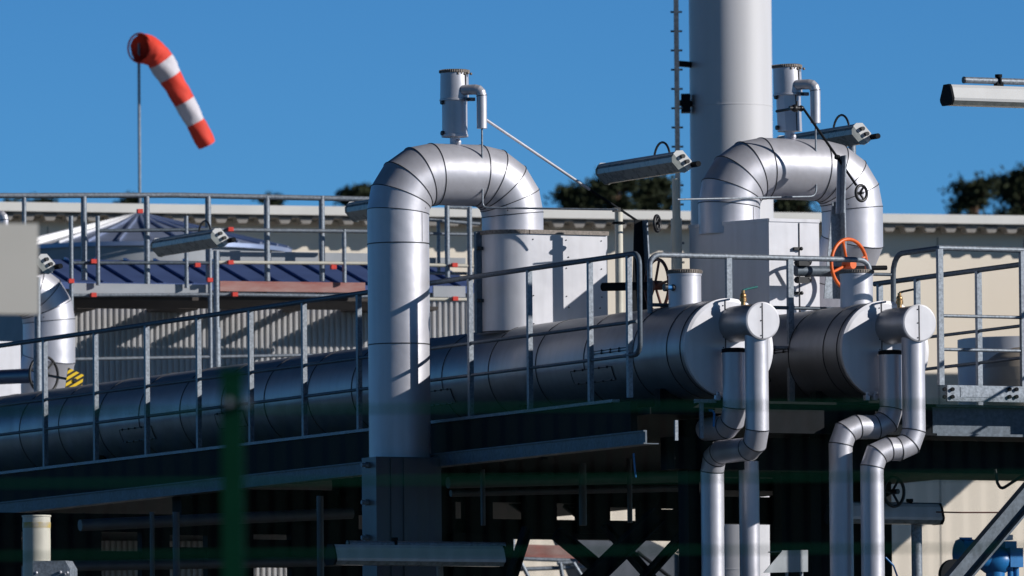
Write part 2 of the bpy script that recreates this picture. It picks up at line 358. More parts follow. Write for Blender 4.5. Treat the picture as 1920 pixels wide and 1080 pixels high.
# resample and ring frames
fine = []; fr = []
for i in range(len(C3) - 1):
    for j in range(4):
        f = j / 4; fine.append(C3[i].lerp(C3[i + 1], f)); fr.append(rad[i] * (1 - f) + rad[i + 1] * f)
fine.append(C3[-1]); fr.append(rad[-1])
for _ in range(3): fine = [fine[0]] + [(fine[i - 1] + fine[i] * 2 + fine[i + 1]) / 4 for i in range(1, len(fine) - 1)] + [fine[-1]]
def sockrings(i0, i1, name, mm):
    mb = MB(); rows = []; n = 28
    for i in range(i0, i1 + 1):
        tg = (fine[min(i + 1, len(fine) - 1)] - fine[max(i - 1, 0)]).normalized()
        if i < 9: tg = (tg * (0.35 + 0.65 * i / 9) + V((0.55, 0.78, 0.05)) * (1 - i / 9)).normalized()
        x = (V((0, -1, 0)) - tg * tg.dot(V((0, -1, 0)))).normalized(); y = tg.cross(x)
        rows += [fine[i] + (x * math.cos(2 * math.pi * j / n) + y * math.sin(2 * math.pi * j / n)) * fr[i] * (1 + 0.05 * math.sin(j * 0.9 + i * 0.55) + 0.03 * math.sin(i * 1.3 + j * 2.2) - 0.04 * (i % 8 == 0)) for j in range(n)]
    m_ = i1 - i0
    mb.add(rows, [(r * n + j, r * n + (j + 1) % n, (r + 1) * n + (j + 1) % n, (r + 1) * n + j) for r in range(m_) for j in range(n)], True)
    if i1 == len(fine) - 1: mb.add(rows[-n:], [tuple(range(n))], True)
    return mb.make(name, mm, t)
for i0, i1, mm in ((0, 11, SRED), (11, 17, SWHT), (17, 25, SRED), (25, 32, SWHT), (32, 40, SRED)): sockrings(i0, i1, 'fabric_band', mm)
mb = MB(); mb.torus(fine[0], V((0.55, 0.78, 0.05)), fr[0] * 1.01, 0.012, 32, 8); mb.bar(W(261, 64, dW), W(261, 116, dW), 0.03, 0.03); mb.make('hoop', SRED, t)

# ------------------------------------------------------------------ tank with shallow cone roof
dT = 124.0; ap = W(262, 401, dT); bz = W(262, 472, dT).z; rT = 285 * dT / FPX
t = thing('round_tank', 'round tank under a shallow ribbed cone roof behind the scaffold', 'tank', V((ap.x, ap.y, 0)))
mb = MB(); mb.lathe(V((ap.x, ap.y, 0)), [(rT * 0.96, 0), (rT * 0.96, bz)], n=48); mb.make('shell', BOARD, t)
mb = MB(); ns = 30; C0 = V((ap.x, ap.y, 0))
for i in range(ns):
    t0 = 2 * math.pi * i / ns; t1 = 2 * math.pi * (i + 1) / ns
    A = V((ap.x + rT * math.cos(t0), ap.y + rT * math.sin(t0), bz)); B = V((ap.x + rT * math.cos(t1), ap.y + rT * math.sin(t1), bz))
    ang = math.degrees((t0 + t1) / 2)
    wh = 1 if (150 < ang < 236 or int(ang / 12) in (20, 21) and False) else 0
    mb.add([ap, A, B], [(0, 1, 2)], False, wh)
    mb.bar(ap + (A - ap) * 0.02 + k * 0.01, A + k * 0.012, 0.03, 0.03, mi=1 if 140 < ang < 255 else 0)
mb.lathe(V((ap.x, ap.y, bz - 0.05)), [(rT * 1.0, 0), (rT * 1.0, 0.05)], n=48)
mb.make('roof', [ROOFB, ROOFW], t)

# ------------------------------------------------------------------ corrugated shed in front of it
SP = W(420, 560, 110.1)
def ons(px, py, off=0.0): return hit(px, py, SP + hn * off, hn)
A = ons(60, 534); B = ons(900, 545); zt = SP.z + 0.12; A.z = B.z = 0
t = thing('corrugated_shed', 'shed of corrugated sheet with low blue roof behind the scaffold', 'shed', A)
mb = MB(); Ls = (B - A).length; npit = int(Ls / 0.062); prof = []
for i in range(npit):
    x0 = 0.062 * i
    for (dx, dd) in ((0, 0), (0.012, 0.022), (0.032, 0.022), (0.044, 0)): prof.append(A + hw * (x0 + dx) + hn * dd)
for i in range(len(prof) - 1): mb.add([prof[i], prof[i + 1], prof[i + 1] + k * zt, prof[i] + k * zt], [(0, 1, 2, 3)])
mb.make('wall', CORR, t)
mb = MB(); A1 = A + k * (zt + 0.01) + hn * 0.12; B1 = B + k * (zt + 0.01) + hn * 0.12; bk = -hn * 1.6 + k * 0.36
mb.add([A1, B1, B1 + bk, A1 + bk], [(0, 1, 2, 3)]); mb.hexa((A1 + B1) / 2 - k * 0.02, hw * (Ls / 2), hn * 0.02, k * 0.035)
for i in range(int(Ls / 0.32)): mb.bar(A1 + hw * (0.32 * i + 0.1) + k * 0.01, A1 + hw * (0.32 * i + 0.1) + bk + k * 0.01, 0.03, 0.03)
mb.make('roof', ROOFS, t)

# ------------------------------------------------------------------ scaffold
dS = 108.0; FP = W(400, 500, dS)
def onf(px, py, off=0.0): return hit(px, py, FP + hn * off, hn)
t = thing('scaffold', 'tube scaffold with red couplers and board decks round the tank', 'scaffold', V((FP.x, FP.y, 0)))
def tb(pts, r, mm, name, off=0.0): mb = MB(); mb.tube([onf(x, y, off) for x, y in pts], r, 10, True, 0, False); return mb.make(name, mm, t)
def vert(px, y0, y1, r, mm, name, off=0.0):
    A = onf(px, y0, off); B = onf(px, y1, off); B = V((A.x, A.y, B.z)); mb = MB(); mb.cyl(A, B, r, 10); return mb.make(name, mm, t)
tb([(-60, 367), (330, 366), (720, 374)], 0.027, GALV, 'top_rail')
for px, yb in ((45, 480), (157, 525), (275, 540), (390, 525), (500, 527), (603, 527)): vert(px, 368, yb, 0.030 if px > 100 else 0.022, GALV, 'rail_post')
for px, y0, y1 in ((133, 405, 1400), (183, 405, 535), (349, 405, 540), (393, 430, 1400), (645, 430, 530)): vert(px, y0, y1, 0.022, GALV, 'standard', 0.12)
tb([(183, 433), (410, 430)], 0.018, GALVD, 'ledger', 0.12); tb([(405, 431), (690, 434)], 0.020, GALV, 'ledger', 0.12)
tb([(133, 493), (410, 493)], 0.018, GALVD, 'ledger', 0.12); tb([(405, 492), (690, 494)], 0.018, CREAM, 'ledger', 0.12)
tb([(133, 554), (410, 552)], 0.018, GALV, 'ledger', 0.12); tb([(405, 552), (700, 556)], 0.018, GALV, 'ledger', 0.12)
tb([(60, 675), (700, 664)], 0.018, GALV, 'ledger', 0.12)
def board(x0, x1, y0, y1, mm, off, name='toe_board'):
    A = onf(x0, (y0 + y1) / 2, off); B = onf(x1, (y0 + y1) / 2, off); B.z = A.z; h = (y1 - y0) / 2 * dS / FPX
    mb = MB(); mb.hexa((A + B) / 2, (B - A) / 2, hn * 0.015, k * h); mb.make(name, mm, t)
board(135, 392, 531, 551, BOARD, 0.06); board(412, 684, 527, 546, PLANK, 0.06)
board(412, 500, 470, 490, BOARD, -0.2); board(508, 596, 472, 490, BOARD, -0.2); board(606, 690, 474, 490, BOARD, -0.2)
for x0, x1 in ((430, 478), (502, 590), (608, 645)): board(x0, x1, 544, 551, WHITE, 0.0)
mb = MB(); A = onf(128, 557); B = onf(400, 555); B.z = A.z
mb.hexa((A + B) / 2 - hn * 0.75, (B - A) / 2, hn * 0.70, k * 0.018)
A = onf(404, 558); B = onf(760, 560); B.z = A.z; mb.hexa((A + B) / 2 - hn * 0.75, (B - A) / 2, hn * 0.70, k * 0.018)
for x0, x1 in ((60, 150), (215, 250), (372, 445), (512, 545), (630, 650), (740, 900)):
    A = onf(x0, 559); B = onf(x1, 559); B.z = A.z; mb.hexa((A + B) / 2 - hn * 1.75, (B - A) / 2, hn * 0.25, k * 0.018)
mb.make('deck', mat('weathered_deck_board', (0.07, 0.06, 0.055), 0.8, 0, 0.3, 3), t)
board(812, 872, 536, 557, BOARD, 0.06); tb([(800, 561), (880, 562)], 0.018, CREAM, 'ledger', 0.12)
for px, y0, y1 in ((838, 385, 520), (880, 388, 520), (893, 470, 620)): vert(px, y0, y1, 0.026 if px < 890 else 0.03, GALV, 'rail_post', 0.1)
tb([(834, 388), (884, 390)], 0.018, GALV, 'top_rail', 0.1); tb([(805, 412), (900, 420)], 0.018, GALV, 'ledger', -0.1)
tb([(805, 438), (900, 440)], 0.016, GALV, 'ledger', -0.1); tb([(800, 497), (890, 499)], 0.018, CREAM, 'ledger', 0.1); tb([(800, 512), (890, 513)], 0.016, GALV, 'ledger', 0.0)
vert(822, 412, 515, 0.018, GALV, 'standard', -0.1)
board(806, 872, 483, 494, BOARD, -0.15)
for x, y in ((175, 490), (370, 497), (133, 527), (393, 525), (175, 553), (432, 430), (432, 492), (440, 552), (625, 501), (853, 560), (852, 497), (262, 396)):
    mb = MB(); c = onf(x, y, 0.15); mb.hexa(c, hw * 0.027, hn * 0.03, k * 0.021); mb.cyl(c - hw * 0.03, c + hw * 0.03, 0.012, 8); mb.make('coupler', REDM, t)

# ================================================================== THE PIPE BRIDGE
U2 = uvz(onv(1660, 656, 0))[0]; Z2 = uvz(onv(1660, 656, 0))[2]
RV = 0.395
DECK = -0.47
# ------------------------------------------------------------------ vessels
def vessel(u0, z0, vcan, label, label_can):
    t = thing('pressure_vessel', label, 'vessel', F(u0, 0, z0 - RV), 'clad vessels lying on the pipe bridge')
    mb = MB(); vs = [0.012, 0.10, 0.34] + [0.95 + 0.9 * i for i in range(28)]
    path = [F(u0, v, z0) for v in vs]; mb.tube(path, RV, 56, True, 0, True, 1, 0.004, 0.005)
    for (v0, v1, a0, a1) in ((1.35, 2.1, 192, 208), (0.95, 1.75, 172, 175), (4.4, 5.0, 195, 213), (8.6, 9.2, 190, 210), (10.6, 11.3, 195, 212)):    # riveted patches on the shell
        n = 8; lo = []; hi = []
        for i in range(n + 1):
            th = R_(a0 + (a1 - a0) * i / n); d = p * math.cos(th) + k * math.sin(th)
            lo.append(F(u0, v0, z0) + d * (RV + 0.005)); hi.append(F(u0, v1, z0) + d * (RV + 0.005))
        mb.add(lo + hi, [(i, i + 1, n + 2 + i, n + 1 + i) for i in range(n)], True, 0)
        for ring_ in (lo, hi):
            for i in range(n): mb.bar(ring_[i], ring_[i + 1], 0.006, 0.006, mi=1)
        for i in (0, n):
            mb.bar(lo[i], hi[i], 0.007, 0.007, mi=1)
            for j in range(5): mb.ball(lo[i].lerp(hi[i], (j + 0.5) / 5) + (p * math.cos(R_(a1)) * 0.003), 0.011, 6, 1)
    mb.make('shell', [ALUV, SEAM], t)
    mb = MB(); C = F(u0, 0, z0); mb.lathe(C, [(0.0001, 0.006), (RV - 0.02, 0.006), (RV + 0.006, 0), (RV + 0.006, -0.035), (RV, -0.035)], e, 64)
    mb.hexa(C + e * 0.008 - p * 0.035, p * 0.0035, e * 0.003, k * (RV - 0.01), 1)
    for j in range(9): mb.ball(C + e * 0.008 - p * 0.055 + k * (-0.34 + 0.085 * j), 0.006, 6, 1)
    cp = mb.make('end_plate', [ALUP, SEAM], t)
    # stub carrying the down pipe
    S0 = F(u0 + 0.05, 0, z0 + 0.19); S1 = S0 + e * 0.50
    mb = MB(); mb.cyl(S0, S1, 0.146, 40); mb.make('end_stub', ALUV, t)
    mb = MB(); mb.lathe(S1, [(0.0001, 0.006), (0.14, 0.006), (0.152, 0), (0.152, -0.02), (0.146, -0.02)], e, 48)
    mb.hexa(S1 + e * 0.007 - p * 0.006, p * 0.0035, e * 0.003, k * 0.143, 1)
    for zz in (-0.12, 0.0, 0.11): mb.ball(S1 + e * 0.008 - p * 0.02 + k * zz, 0.006, 6, 1)
    mb.make('stub_cap', [ALUP, SEAM], t)
    # insulated can on the crown
    zb = z0 + 0.33; zt_ = zat(506, u0, vcan); c = F(u0, vcan, 0)
    mb = MB(); mb.lathe(c, [(0.14, zb), (0.14, zb + 0.03), (0.134, zb + 0.035), (0.134, zt_ - 0.05), (0.139, zt_ - 0.05), (0.139, zt_ - 0.035)], n=40)
    mb.cyl(c + k * zb, c + k * (zb + 0.002), 0.14, 40)
    can = mb.make('instrument_can', ALU, t, label=label_can)
    mb = MB(); mb.lathe(c, [(0.138, zt_ - 0.036), (0.142, zt_ - 0.03), (0.142, zt_ - 0.006), (0.13, zt_), (0.0001, zt_)], n=40)
    for j in range(48):
        th = 2 * math.pi * j / 48; mb.cyl(c + V((math.cos(th) * 0.143, math.sin(th) * 0.143, zt_ - 0.028)), c + V((math.cos(th) * 0.143, math.sin(th) * 0.143, zt_ - 0.008)), 0.004, 5)
    mb.make('lid', RIM, can)
    return t
v1 = vessel(0, 0, 0.78, 'long grey clad vessel, left of its twin, its round end beside the railing loop', 'silver can with brown rim')
v2 = vessel(U2, Z2, uvz(onu(1606, 545, U2))[1], 'second grey clad vessel, lying behind the first under the orange handwheel', 'silver can below the orange handwheel')

def nozzle(P, d, label):
    t = thing('nozzle_valve', label, 'valve', P); mb = MB(); mb.cyl(P, P + d * 0.05, 0.018, 10); mb.make('body', BLUE, t)
    mb = MB(); mb.cyl(P + d * 0.05, P + d * 0.075, 0.032, 12); mb.cyl(P - d * 0.02, P, 0.028, 12); mb.make('collar', BLACK, t)
nozzle(F(-0.135, 0.74, 0.53), -p, 'small blue nozzle on the side of the can above the first vessel')
def ball_valve(P, label, mm):
    t = thing('ball_valve', label, 'valve', P, 'small valves on the stubs')
    mb = MB(); mb.cyl(P - k * 0.02, P + k * 0.03, 0.02, 10); mb.cyl(P + k * 0.03, P + k * 0.06, 0.03, 6); mb.ball(P + k * 0.075, 0.028, 10); mb.cyl(P + k * 0.09, P + k * 0.12, 0.016, 8); mb.make('body', BRASS, t)
    mb = MB(); A = P + k * 0.122; mb.tube([A, A + p * 0.04 + k * 0.012, A + p * 0.13 + k * 0.03], 0.009, 8); mb.make('lever', mm, t)
ball_valve(F(0.05, -0.16, 0.335), 'small brass valve with a teal lever above the first vessel', TEAL)
ball_valve(F(U2 + 0.05, -0.16, Z2 + 0.335), 'small brass valve with a dark lever above the second vessel', DARK)

# ------------------------------------------------------------------ down pipes below the vessel ends
def downpipe(pts, r, label, cap=None, R=0.15):
    P = [F(*q) for q in pts]; t = thing('down_pipe', label, 'pipe', P[-1], 'insulated pipes dropping from the vessel ends')
    path = rnd(P, R, 2); mb = MB(); mb.tube(path, r, 32, True, 0, True, 1, 0.003, 0.004)
    L = P[-1] - P[-2]
    if L.length > 0.9:
        mb.ring(P[-2] + L * 0.72, L.normalized(), r, 0.008, 1, 32, 0.003)
        mb.cyl(P[-2] + L * 0.70 + e * r + p * 0.02, P[-2] + L * 0.70 + e * (r + 0.012) + p * 0.02, 0.008, 8, 1)
    mb.make('cladding', [ALU, SEAM], t)
    if cap:
        mb = MB(); mb.lathe(P[0], [(r + 0.006, -0.03), (r + 0.006, 0.0), (r - 0.02, 0.008), (0.0001, 0.008)], n=32); mb.make('collar', DARK, t)
    return t
for (u0, z0, nm, inner_v, down) in ((0, 0, 'first', 0.36, False), (U2, Z2, 'second', 0.98, True)):
    jog = (u0 - 0.34, -0.385) if down else (u0 + 0.05, 0.42)
    downpipe([(u0 + 0.05, -0.385, z0 + 0.10), (u0 + 0.05, -0.385, z0 - 0.83), (*jog, z0 - 0.83), (*jog, z0 - 2.6)], 0.095,
             'silver pipe dropping from the stub of the %s vessel and jogging left' % nm)
    pts = [(u0 - 0.03, -0.15, z0 - 0.02), (u0 - 0.03, -0.15, z0 - 0.64), (u0 - 0.03, inner_v, z0 - 0.64)]
    if down: pts[2] = (u0 - 0.50, -0.15, z0 - 0.64); pts.append((u0 - 0.50, -0.15, z0 - 2.6))
    downpipe(pts, 0.097, 'silver pipe with dark collar tucked behind the outer drop pipe of the %s vessel' % nm, True)
q = uvz(onv(1404, 865, 0.55)); downpipe([(q[0], 0.55, q[2]), (q[0], 0.55, q[2] - 1.4)], 0.083, 'straight silver pipe standing just right of the jogged drop pipe')

# ------------------------------------------------------------------ pipe arches
RP = 0.259
def vent(P, octo, label, nb, tilt):
    t = thing('vent_valve', label, 'valve', P, 'clad vent valves on the pipe arches')
    up = (k + V((-tilt, 0, 0))).normalized()
    mb = MB(); mb.cyl(P - k * 0.02, P + up * 0.075, 0.043, 20); mb.ball(P + up * 0.025 + e * 0.04 + p * 0.01, 0.028, 10); mb.make('neck', ALU, t)
    mb = MB(); rl = 0.107; b0 = P + up * 0.07
    if octo:
        x, y = perp(up); q = [b0 + (p * math.cos(t_) + e * math.sin(t_)) * rl for t_ in (R_(20), R_(70), R_(135), R_(180), R_(225), R_(270), R_(315))]
        mb.prism(q, up * 0.31)
        mb.hexa(b0 + up * 0.155 + e * (rl * 0.9) + p * 0.02, p * 0.004, e * 0.004, up * 0.155, 1)
    else:
        mb.lathe(b0, [(rl + 0.006, 0), (rl + 0.006, 0.02), (rl, 0.022), (rl, 0.31)], up, 36); mb.cyl(b0, b0 + up * 0.002, rl + 0.006, 36)
    for h in (0.03, 0.29): mb.cyl(b0 + up * h - p * rl, b0 + up * h - p * (rl + 0.02), 0.02, 8, 1)
    mb.make('lower_casing', [ALU, SEAM], t)
    mb = MB(); u_ = b0 + up * 0.305; ru = 0.122
    mb.lathe(u_, [(0.0001, 0), (ru + 0.006, 0), (ru + 0.006, 0.012), (ru, 0.016), (ru - 0.004, 0.235)], up, 36)
    mb.hexa(u_ + up * 0.18 + e * (ru * 0.90) + p * (ru * 0.42), p * 0.004, e * 0.006, up * 0.055, 1)
    uc = mb.make('upper_casing', [ALU, SEAM], t)
    mb = MB(); mb.lathe(u_, [(ru - 0.002, 0.232), (ru + 0.003, 0.236), (ru + 0.003, 0.256), (ru - 0.01, 0.262), (0.0001, 0.262)], up, 36)
    for j in range(44):
        th = 2 * math.pi * j / 44; d = p * math.cos(th) + e * math.sin(th); mb.bar(u_ + d * (ru + 0.004) + up * 0.236, u_ + d * (ru + 0.004) + up * 0.258, 0.006, 0.006, e)
    for j in range(5): mb.ball(u_ + e * (ru * 0.92) + p * (-0.02 + 0.03 * j) + up * (0.222 + 0.006 * (j % 2)), 0.013, 6)
    mb.make('lid', RIM, uc)
    A = u_ + up * 0.085 + e * 0.10 + p * 0.025; d = (p * 0.72 + e * 0.70).normalized()
    mb = MB(); mb.tube(rnd([A, A + d * 0.17, A + d * 0.17 - k * 0.33], 0.055, 3), 0.043, 24, True, 0, True, 1, 0.002, 0.003, joints=[4])
    mb.make('outlet_pipe', [ALU, SEAM], t)
    mb = MB(); mb.hexa(u_ + e * (ru + 0.02) + p * 0.07 + up * 0.005, p * 0.045, e * 0.02, k * 0.014); mb.cyl(u_ + e * (ru + 0.04) + p * 0.05, u_ + e * (ru + 0.055) + p * 0.05, 0.014, 8, 1); mb.make('clip', [GALV, BLACK], t)
    return A + d * 0.17 - k * 0.33
def arch(uL, uR, v, zT, zL, zR, label, foot=None, long_seams=True, R=0.325):
    P = [F(uL, v, zL), F(uL, v, zT), F(uR, v, zT)] + ([F(*q) for q in foot] if foot else [F(uR, v, zR)])
    t = thing('pipe_arch', label, 'pipe', F(uL, v, zL), 'insulated pipe arches')
    main = rnd(P[:3] + [P[3]], R, 4); mb = MB(); path = main + P[4:]
    mb.tube(path, RP, 56, False, 0, True, 1, 0.004, 0.0032)
    for P0, P1 in ((path[0], path[1]),):
        L = (P1 - P0).length
        for f in (0.135, 0.93 * L):
            pass
    # longitudinal riveted seam on the camera side of both bends
    off = e * (RP * 0.82)
    inw = lambda P_: (F((uL + uR) / 2, v, zT - R) - P_)
    ln = [q + off + inw(q).normalized() * RP * 0.55 for q in main[1:6]]; ln2 = [q + off + inw(q).normalized() * RP * 0.55 for q in main[6:11]]
    for l_ in (ln, ln2):
        for i in range(len(l_) - 1):
            mb.bar(l_[i], l_[i + 1], 0.004, 0.004, mi=1)
            for f in (0.25, 0.75): mb.ball(l_[i].lerp(l_[i + 1], f), 0.008, 6, 1)
    # straight seams on the left leg
    top = main[1]
    for dz in (0.27, 1.115):
        q = top - k * dz
        if q.z > P[0].z + 0.1: mb.ring(q, k, RP, 0.009, 1, 56, 0.004)
    th = R_(-30); d = p * math.sin(R_(25)) + e * math.cos(R_(25))
    mb.bar(top + d * RP - k * 0.02, top + d * RP - k * 0.26, 0.004, 0.004, d, 1)
    for zz in (0.04, 0.1, 0.2, 0.24): mb.ball(top + d * (RP) - k * zz - p * 0.02, 0.007, 6, 1)
    mb.make('cladding', [ALU, SEAM], t)
    return t, main
# left arch
VA = 3.94; uL = uvz(onv(748, 600, VA))[0]; uR = uvz(onv(961, 400, VA))[0]; zT = zat(325, uL, VA)
zb = zat(860, uL, VA)
arch1, mainA = arch(uL, uR, VA, zT, zb, zat(470, uR, VA), 'large silver pipe arch with its left leg in front of the railing')
vp = onv(853, 262, VA); exit1 = vent(F(uvz(vp)[0], VA, zT + RP - 0.01), False, 'round silver vent valve standing on the left pipe arch', 1, 0.0)
# right arch
uL2 = U2 + 0.2; VB = uvz(onu(1367, 400, uL2))[1]; zT2 = zat(314, uL2, VB)
uR2 = uvz(onv(1598, 400, VB))[0]
z1 = zat(452, uR2, VB); ub = uvz(onv(1572, 520, VB + 0.15))[0]
arch2, mainB = arch(uL2, uR2, VB, zT2, zat(440, uL2, VB), 0, 'large silver pipe arch entering the square valve casing, in front of the white chimney',
                    foot=[(uR2, VB, z1), (ub, VB + 0.2, zat(530, ub, VB + 0.2)), (ub, VB + 0.2, DECK - 0.3)])
vp = onv(1481, 252, VB); exit2 = vent(F(uvz(vp)[0], VB, zT2 + RP - 0.01), True, 'vent valve with a faceted lower casing standing on the right pipe arch', 1, 0.03)
# far left arch, partly behind the grey box
VC = uvz(onu(92, 640, uR2))[1]; uR3 = uR2; uL3 = U2; zT3 = zat(541, uR3, VC)
z1 = zat(672, uR3, VC); ub3 = uvz(onv(70, 740, VC + 0.15))[0]
arch(uL3, uR3, VC, zT3, zat(700, uL3, VC), 0, 'silver pipe arch at the far left, half hidden by the blurred grey box', foot=[(uR3, VC, z1), (ub3, VC + 0.2, zat(750, ub3, VC + 0.2)), (ub3, VC + 0.2, DECK - 0.2)])
vent(F((uL3 + uR3) / 2 - 0.02, VC, zT3 + RP - 0.01), True, 'vent valve at the left edge of the picture above the grey box', 1, 0.02)

# ------------------------------------------------------------------ valve casings
zc0 = zat(626, uR, VA); zc1 = zat(438, uR, VA); rc = 0.312
t = thing('valve_casing', 'round-ended silver casing under the left pipe arch', 'casing', F(uR, VA, zc0), 'sheet metal valve casings')
poly = []
ue = uvz(onv(1139, 500, VA - rc))[0]
for i in range(25):
    th = math.pi / 2 + math.pi * i / 24; poly.append(F(uR + rc * math.cos(th), VA - rc * math.sin(th), zc0))
poly = [F(ue, VA - rc, zc0)] + poly + [F(ue, VA + rc, zc0)]
mb = MB(); n = len(poly); h = k * (zc1 - zc0)
mb.add(poly, [tuple(range(n))], False); mb.add([q + h for q in poly], [tuple(range(n))], False)
mb.add(poly + [q + h for q in poly], [(i + 1, i, n + i, n + i + 1) for i in range(n - 1)], True)
for i, j in ((n - 1, 0),): mb.add([poly[j], poly[i], poly[i] + h, poly[j] + h], [(0, 1, 2, 3)])
mb.tube([q + h * 0.008 for q in poly[1:-1]], 0.006, 6, False, 1); mb.bar(poly[0] + k * 0.01, poly[1] + k * 0.01, 0.01, 0.012, mi=1)
for zz in (0.25, 0.75):
    for f in (0.1, 0.5): mb.ball(poly[0].lerp(poly[1], f) + h * zz + e * 0.002, 0.007, 6, 1)
fa = poly[0].lerp(poly[1], 0.5) + e * 0.003
for z_ in (0.08, 0.36, 0.64, 0.92):
    for x_ in (-0.33, -0.02, 0.31): mb.ball(fa + p * x_ + h * z_, 0.006, 6, 1)
cas = mb.make('shell', [ALUP, SEAM], t)
mb = MB(); rim = [q + h for q in poly]
for i in range(n):
    A, B = rim[i], rim[(i + 1) % n]; o = ((A + B) / 2 - F((uR + ue) / 2, VA, zc1)); o.z = 0; o.normalize()
    mb.bar(A - k * 0.004 + o * 0.006, B - k * 0.004 + o * 0.006, 0.022, 0.034)
mb.make('rim', RIM, t)
mb = MB(); sx = F(uR - rc - 0.02, VA - 0.02, zc0); mb.hexa(sx + h * 0.5, p * 0.03, e * 0.02, h * 0.5); mb.make('hinge_strip', GALVD, t)
for f in (0.32, 0.84):
    mb = MB(); c = sx + h * f + e * 0.03; mb.hexa(c, p * 0.035, e * 0.012, k * 0.014); mb.ball(c + e * 0.02 - p * 0.02, 0.016, 8); mb.make('latch', BLACK, t)
mb = MB(); mb.cyl(F(uR + 0.02, VA - 0.02, zc0 - 0.2), F(uR + 0.02, VA - 0.02, zc0), 0.17, 32); mb.make('neck', ALU, t)

lc = F(uL2, VB, 0); X = V((1, 0, 0)); Y = V((0, 1, 0))
pl = [(0.318, -0.66), (0.318 + 0.425, -0.66 + 0.207), (0.33, 0.46), (-0.30, 0.46), (-0.335, 0.06)]
zc0 = DECK + 0.08; zc1 = zat(421, uL2, VB - 0.3)
poly = [V((lc.x + x, lc.y + y, O.z + zc0)) for x, y in pl]
t = thing('valve_casing', 'angular grey valve casing below the right pipe arch', 'casing', V((lc.x, lc.y, O.z + zc0)), 'sheet metal valve casings')
mb = MB(); mb.prism(poly, k * (zc1 - zc0)); sd = (poly[1] - poly[0]); 
c = poly[0] + sd * 0.60 + k * (zc1 - zc0) * 0.5 + e * 0.003; mb.hexa(c, p * 0.003, e * 0.004, k * ((zc1 - zc0) / 2 - 0.01), 1)
mb.make('shell', [ALUP, SEAM], t)
mb = MB()
for i in range(5):
    A, B = poly[i] + k * (zc1 - zc0 + 0.01), poly[(i + 1) % 5] + k * (zc1 - zc0 + 0.01); mb.bar(A, B, 0.016, 0.028)
mb.make('rim', ALUP, t)
for f in (0.86, 0.63, 0.15):
    mb = MB(); c = poly[0] + sd * 0.55 + k * (zc1 - zc0) * f + e * 0.015; mb.hexa(c, p * 0.035, e * 0.012, k * 0.012); mb.ball(c + p * 0.03 + e * 0.01, 0.017, 8); mb.make('latch', BLACK, t)
# far left casing (sunlit plate behind the rail)
q = uvz(onu(30, 690, 1.6)); t = thing('valve_casing', 'pale valve casing at the left edge behind the black handwheel', 'casing', F(1.6, q[1], DECK), 'sheet metal valve casings')
mb = MB(); mb.box(1.1, 1.65, q[1], q[1] + 1.0, DECK + 0.05, zat(640, 1.5, q[1])); mb.make('shell', ALUP, t)

# ------------------------------------------------------------------ impulse lines and rods
def line(pts, r, name, label, cat, mm, R=0.03, clips=()):
    path = rnd(pts, R, 3) if len(pts) > 2 else pts; mb = MB(); mb.tube(path, r, 8, True, 0, False)
    for c in clips: mb.ball(c, r * 2.2, 8); mb.cyl(c - p * 0.02, c + p * 0.02, r * 1.8, 8)
    return single(mb, name, mm, label, cat)
VX = uvz(exit1)[1]
A = exit1; B = onv(892, 389, VX); B = V((A.x, A.y, B.z)); C = onv(1158, 393, 3.1); 
line([A, B, C], 0.0085, 'impulse_line', 'thin steel line dropping from the left vent and running right', 'pipe', GALV, 0.04, [A.lerp(B, 0.5)])
A = exit2; B = V((A.x, A.y, onv(1522, 368, uvz(A)[1]).z)); C = onv(1270, 374, uvz(A)[1] - 0.15)
line([A, B, C], 0.0085, 'impulse_line', 'thin steel line dropping from the right vent and running left', 'pipe', GALV, 0.06, [A.lerp(B, 0.56)])
A = onv(900, 217, VX); B = onv(1105, 355, VX + 0.5)
line([A, B], 0.013, 'conduit_rod', 'bright slanting rod running down from the left vent valve', 'rod', ALU)
A = onv(1105, 355, VX + 0.5); B = onv(1195, 414, VX + 0.7); line([A, B], 0.011, 'spindle_rod', 'dark slanting rod continuing to the tapered bracket', 'rod', DARK)
A = onv(1506, 203, VB - 0.45); B = onv(1570, 295, VB - 0.55); C = onv(1606, 348, VB - 0.6)
line([A, B, C], 0.011, 'spindle_rod', 'dark slanting spindle from the right vent to the small black handwheel', 'rod', DARK, 0.03, [B])
mb = MB(); c = onv(1490, 203, VB - 0.42)
mb.cyl(c - p * 0.05, c + p * 0.08, 0.02, 10); mb.ball(c, 0.034, 8); mb.ball(c + p * 0.06, 0.028, 8); mb.cyl(c + p * 0.02 - k * 0.03, c + p * 0.02 + k * 0.06, 0.012, 8); mb.cyl(c, c + a * 0.33, 0.012, 8)
single(mb, 'swivel_joint', BLACK, 'black swivel joint clamped to the faceted vent casing', 'fitting')

def handwheel(c, nr, R, r, label, mm, spokes=3, hub=0.05, phase=90, hubm=None):
    nr = nr.normalized(); t = thing('handwheel', label, 'handwheel', c - k * R, 'valve handwheels'); x, y = perp(nr)
    mb = MB(); mb.torus(c, nr, R, r); mb.make('rim', mm, t)
    for i in range(spokes):
        th = R_(phase + 360 * i / spokes); d = x * math.cos(th) + y * math.sin(th); mb = MB(); mb.tube([c - nr * 0.02, c + d * R], r * 0.8, 8); mb.make('spoke', mm, t)
    mb = MB(); mb.cyl(c - nr * hub, c + nr * hub, R * 0.18, 14); mb.make('hub', hubm or mm, t)
    return t
n44 = V((math.sin(R_(44)), -math.cos(R_(44)), 0))
cw = onv(1592, 496, VB - 1.1); h1 = handwheel(cw, n44, 0.212, 0.0155, 'bright orange handwheel in front of the right pipe arch', ORNG, 4, 0.05, 20)
handwheel(onv(1615, 362, VB - 0.6), n44, 0.066, 0.013, 'small black handwheel hanging against the right pipe arch', BLACK, 3, 0.02)
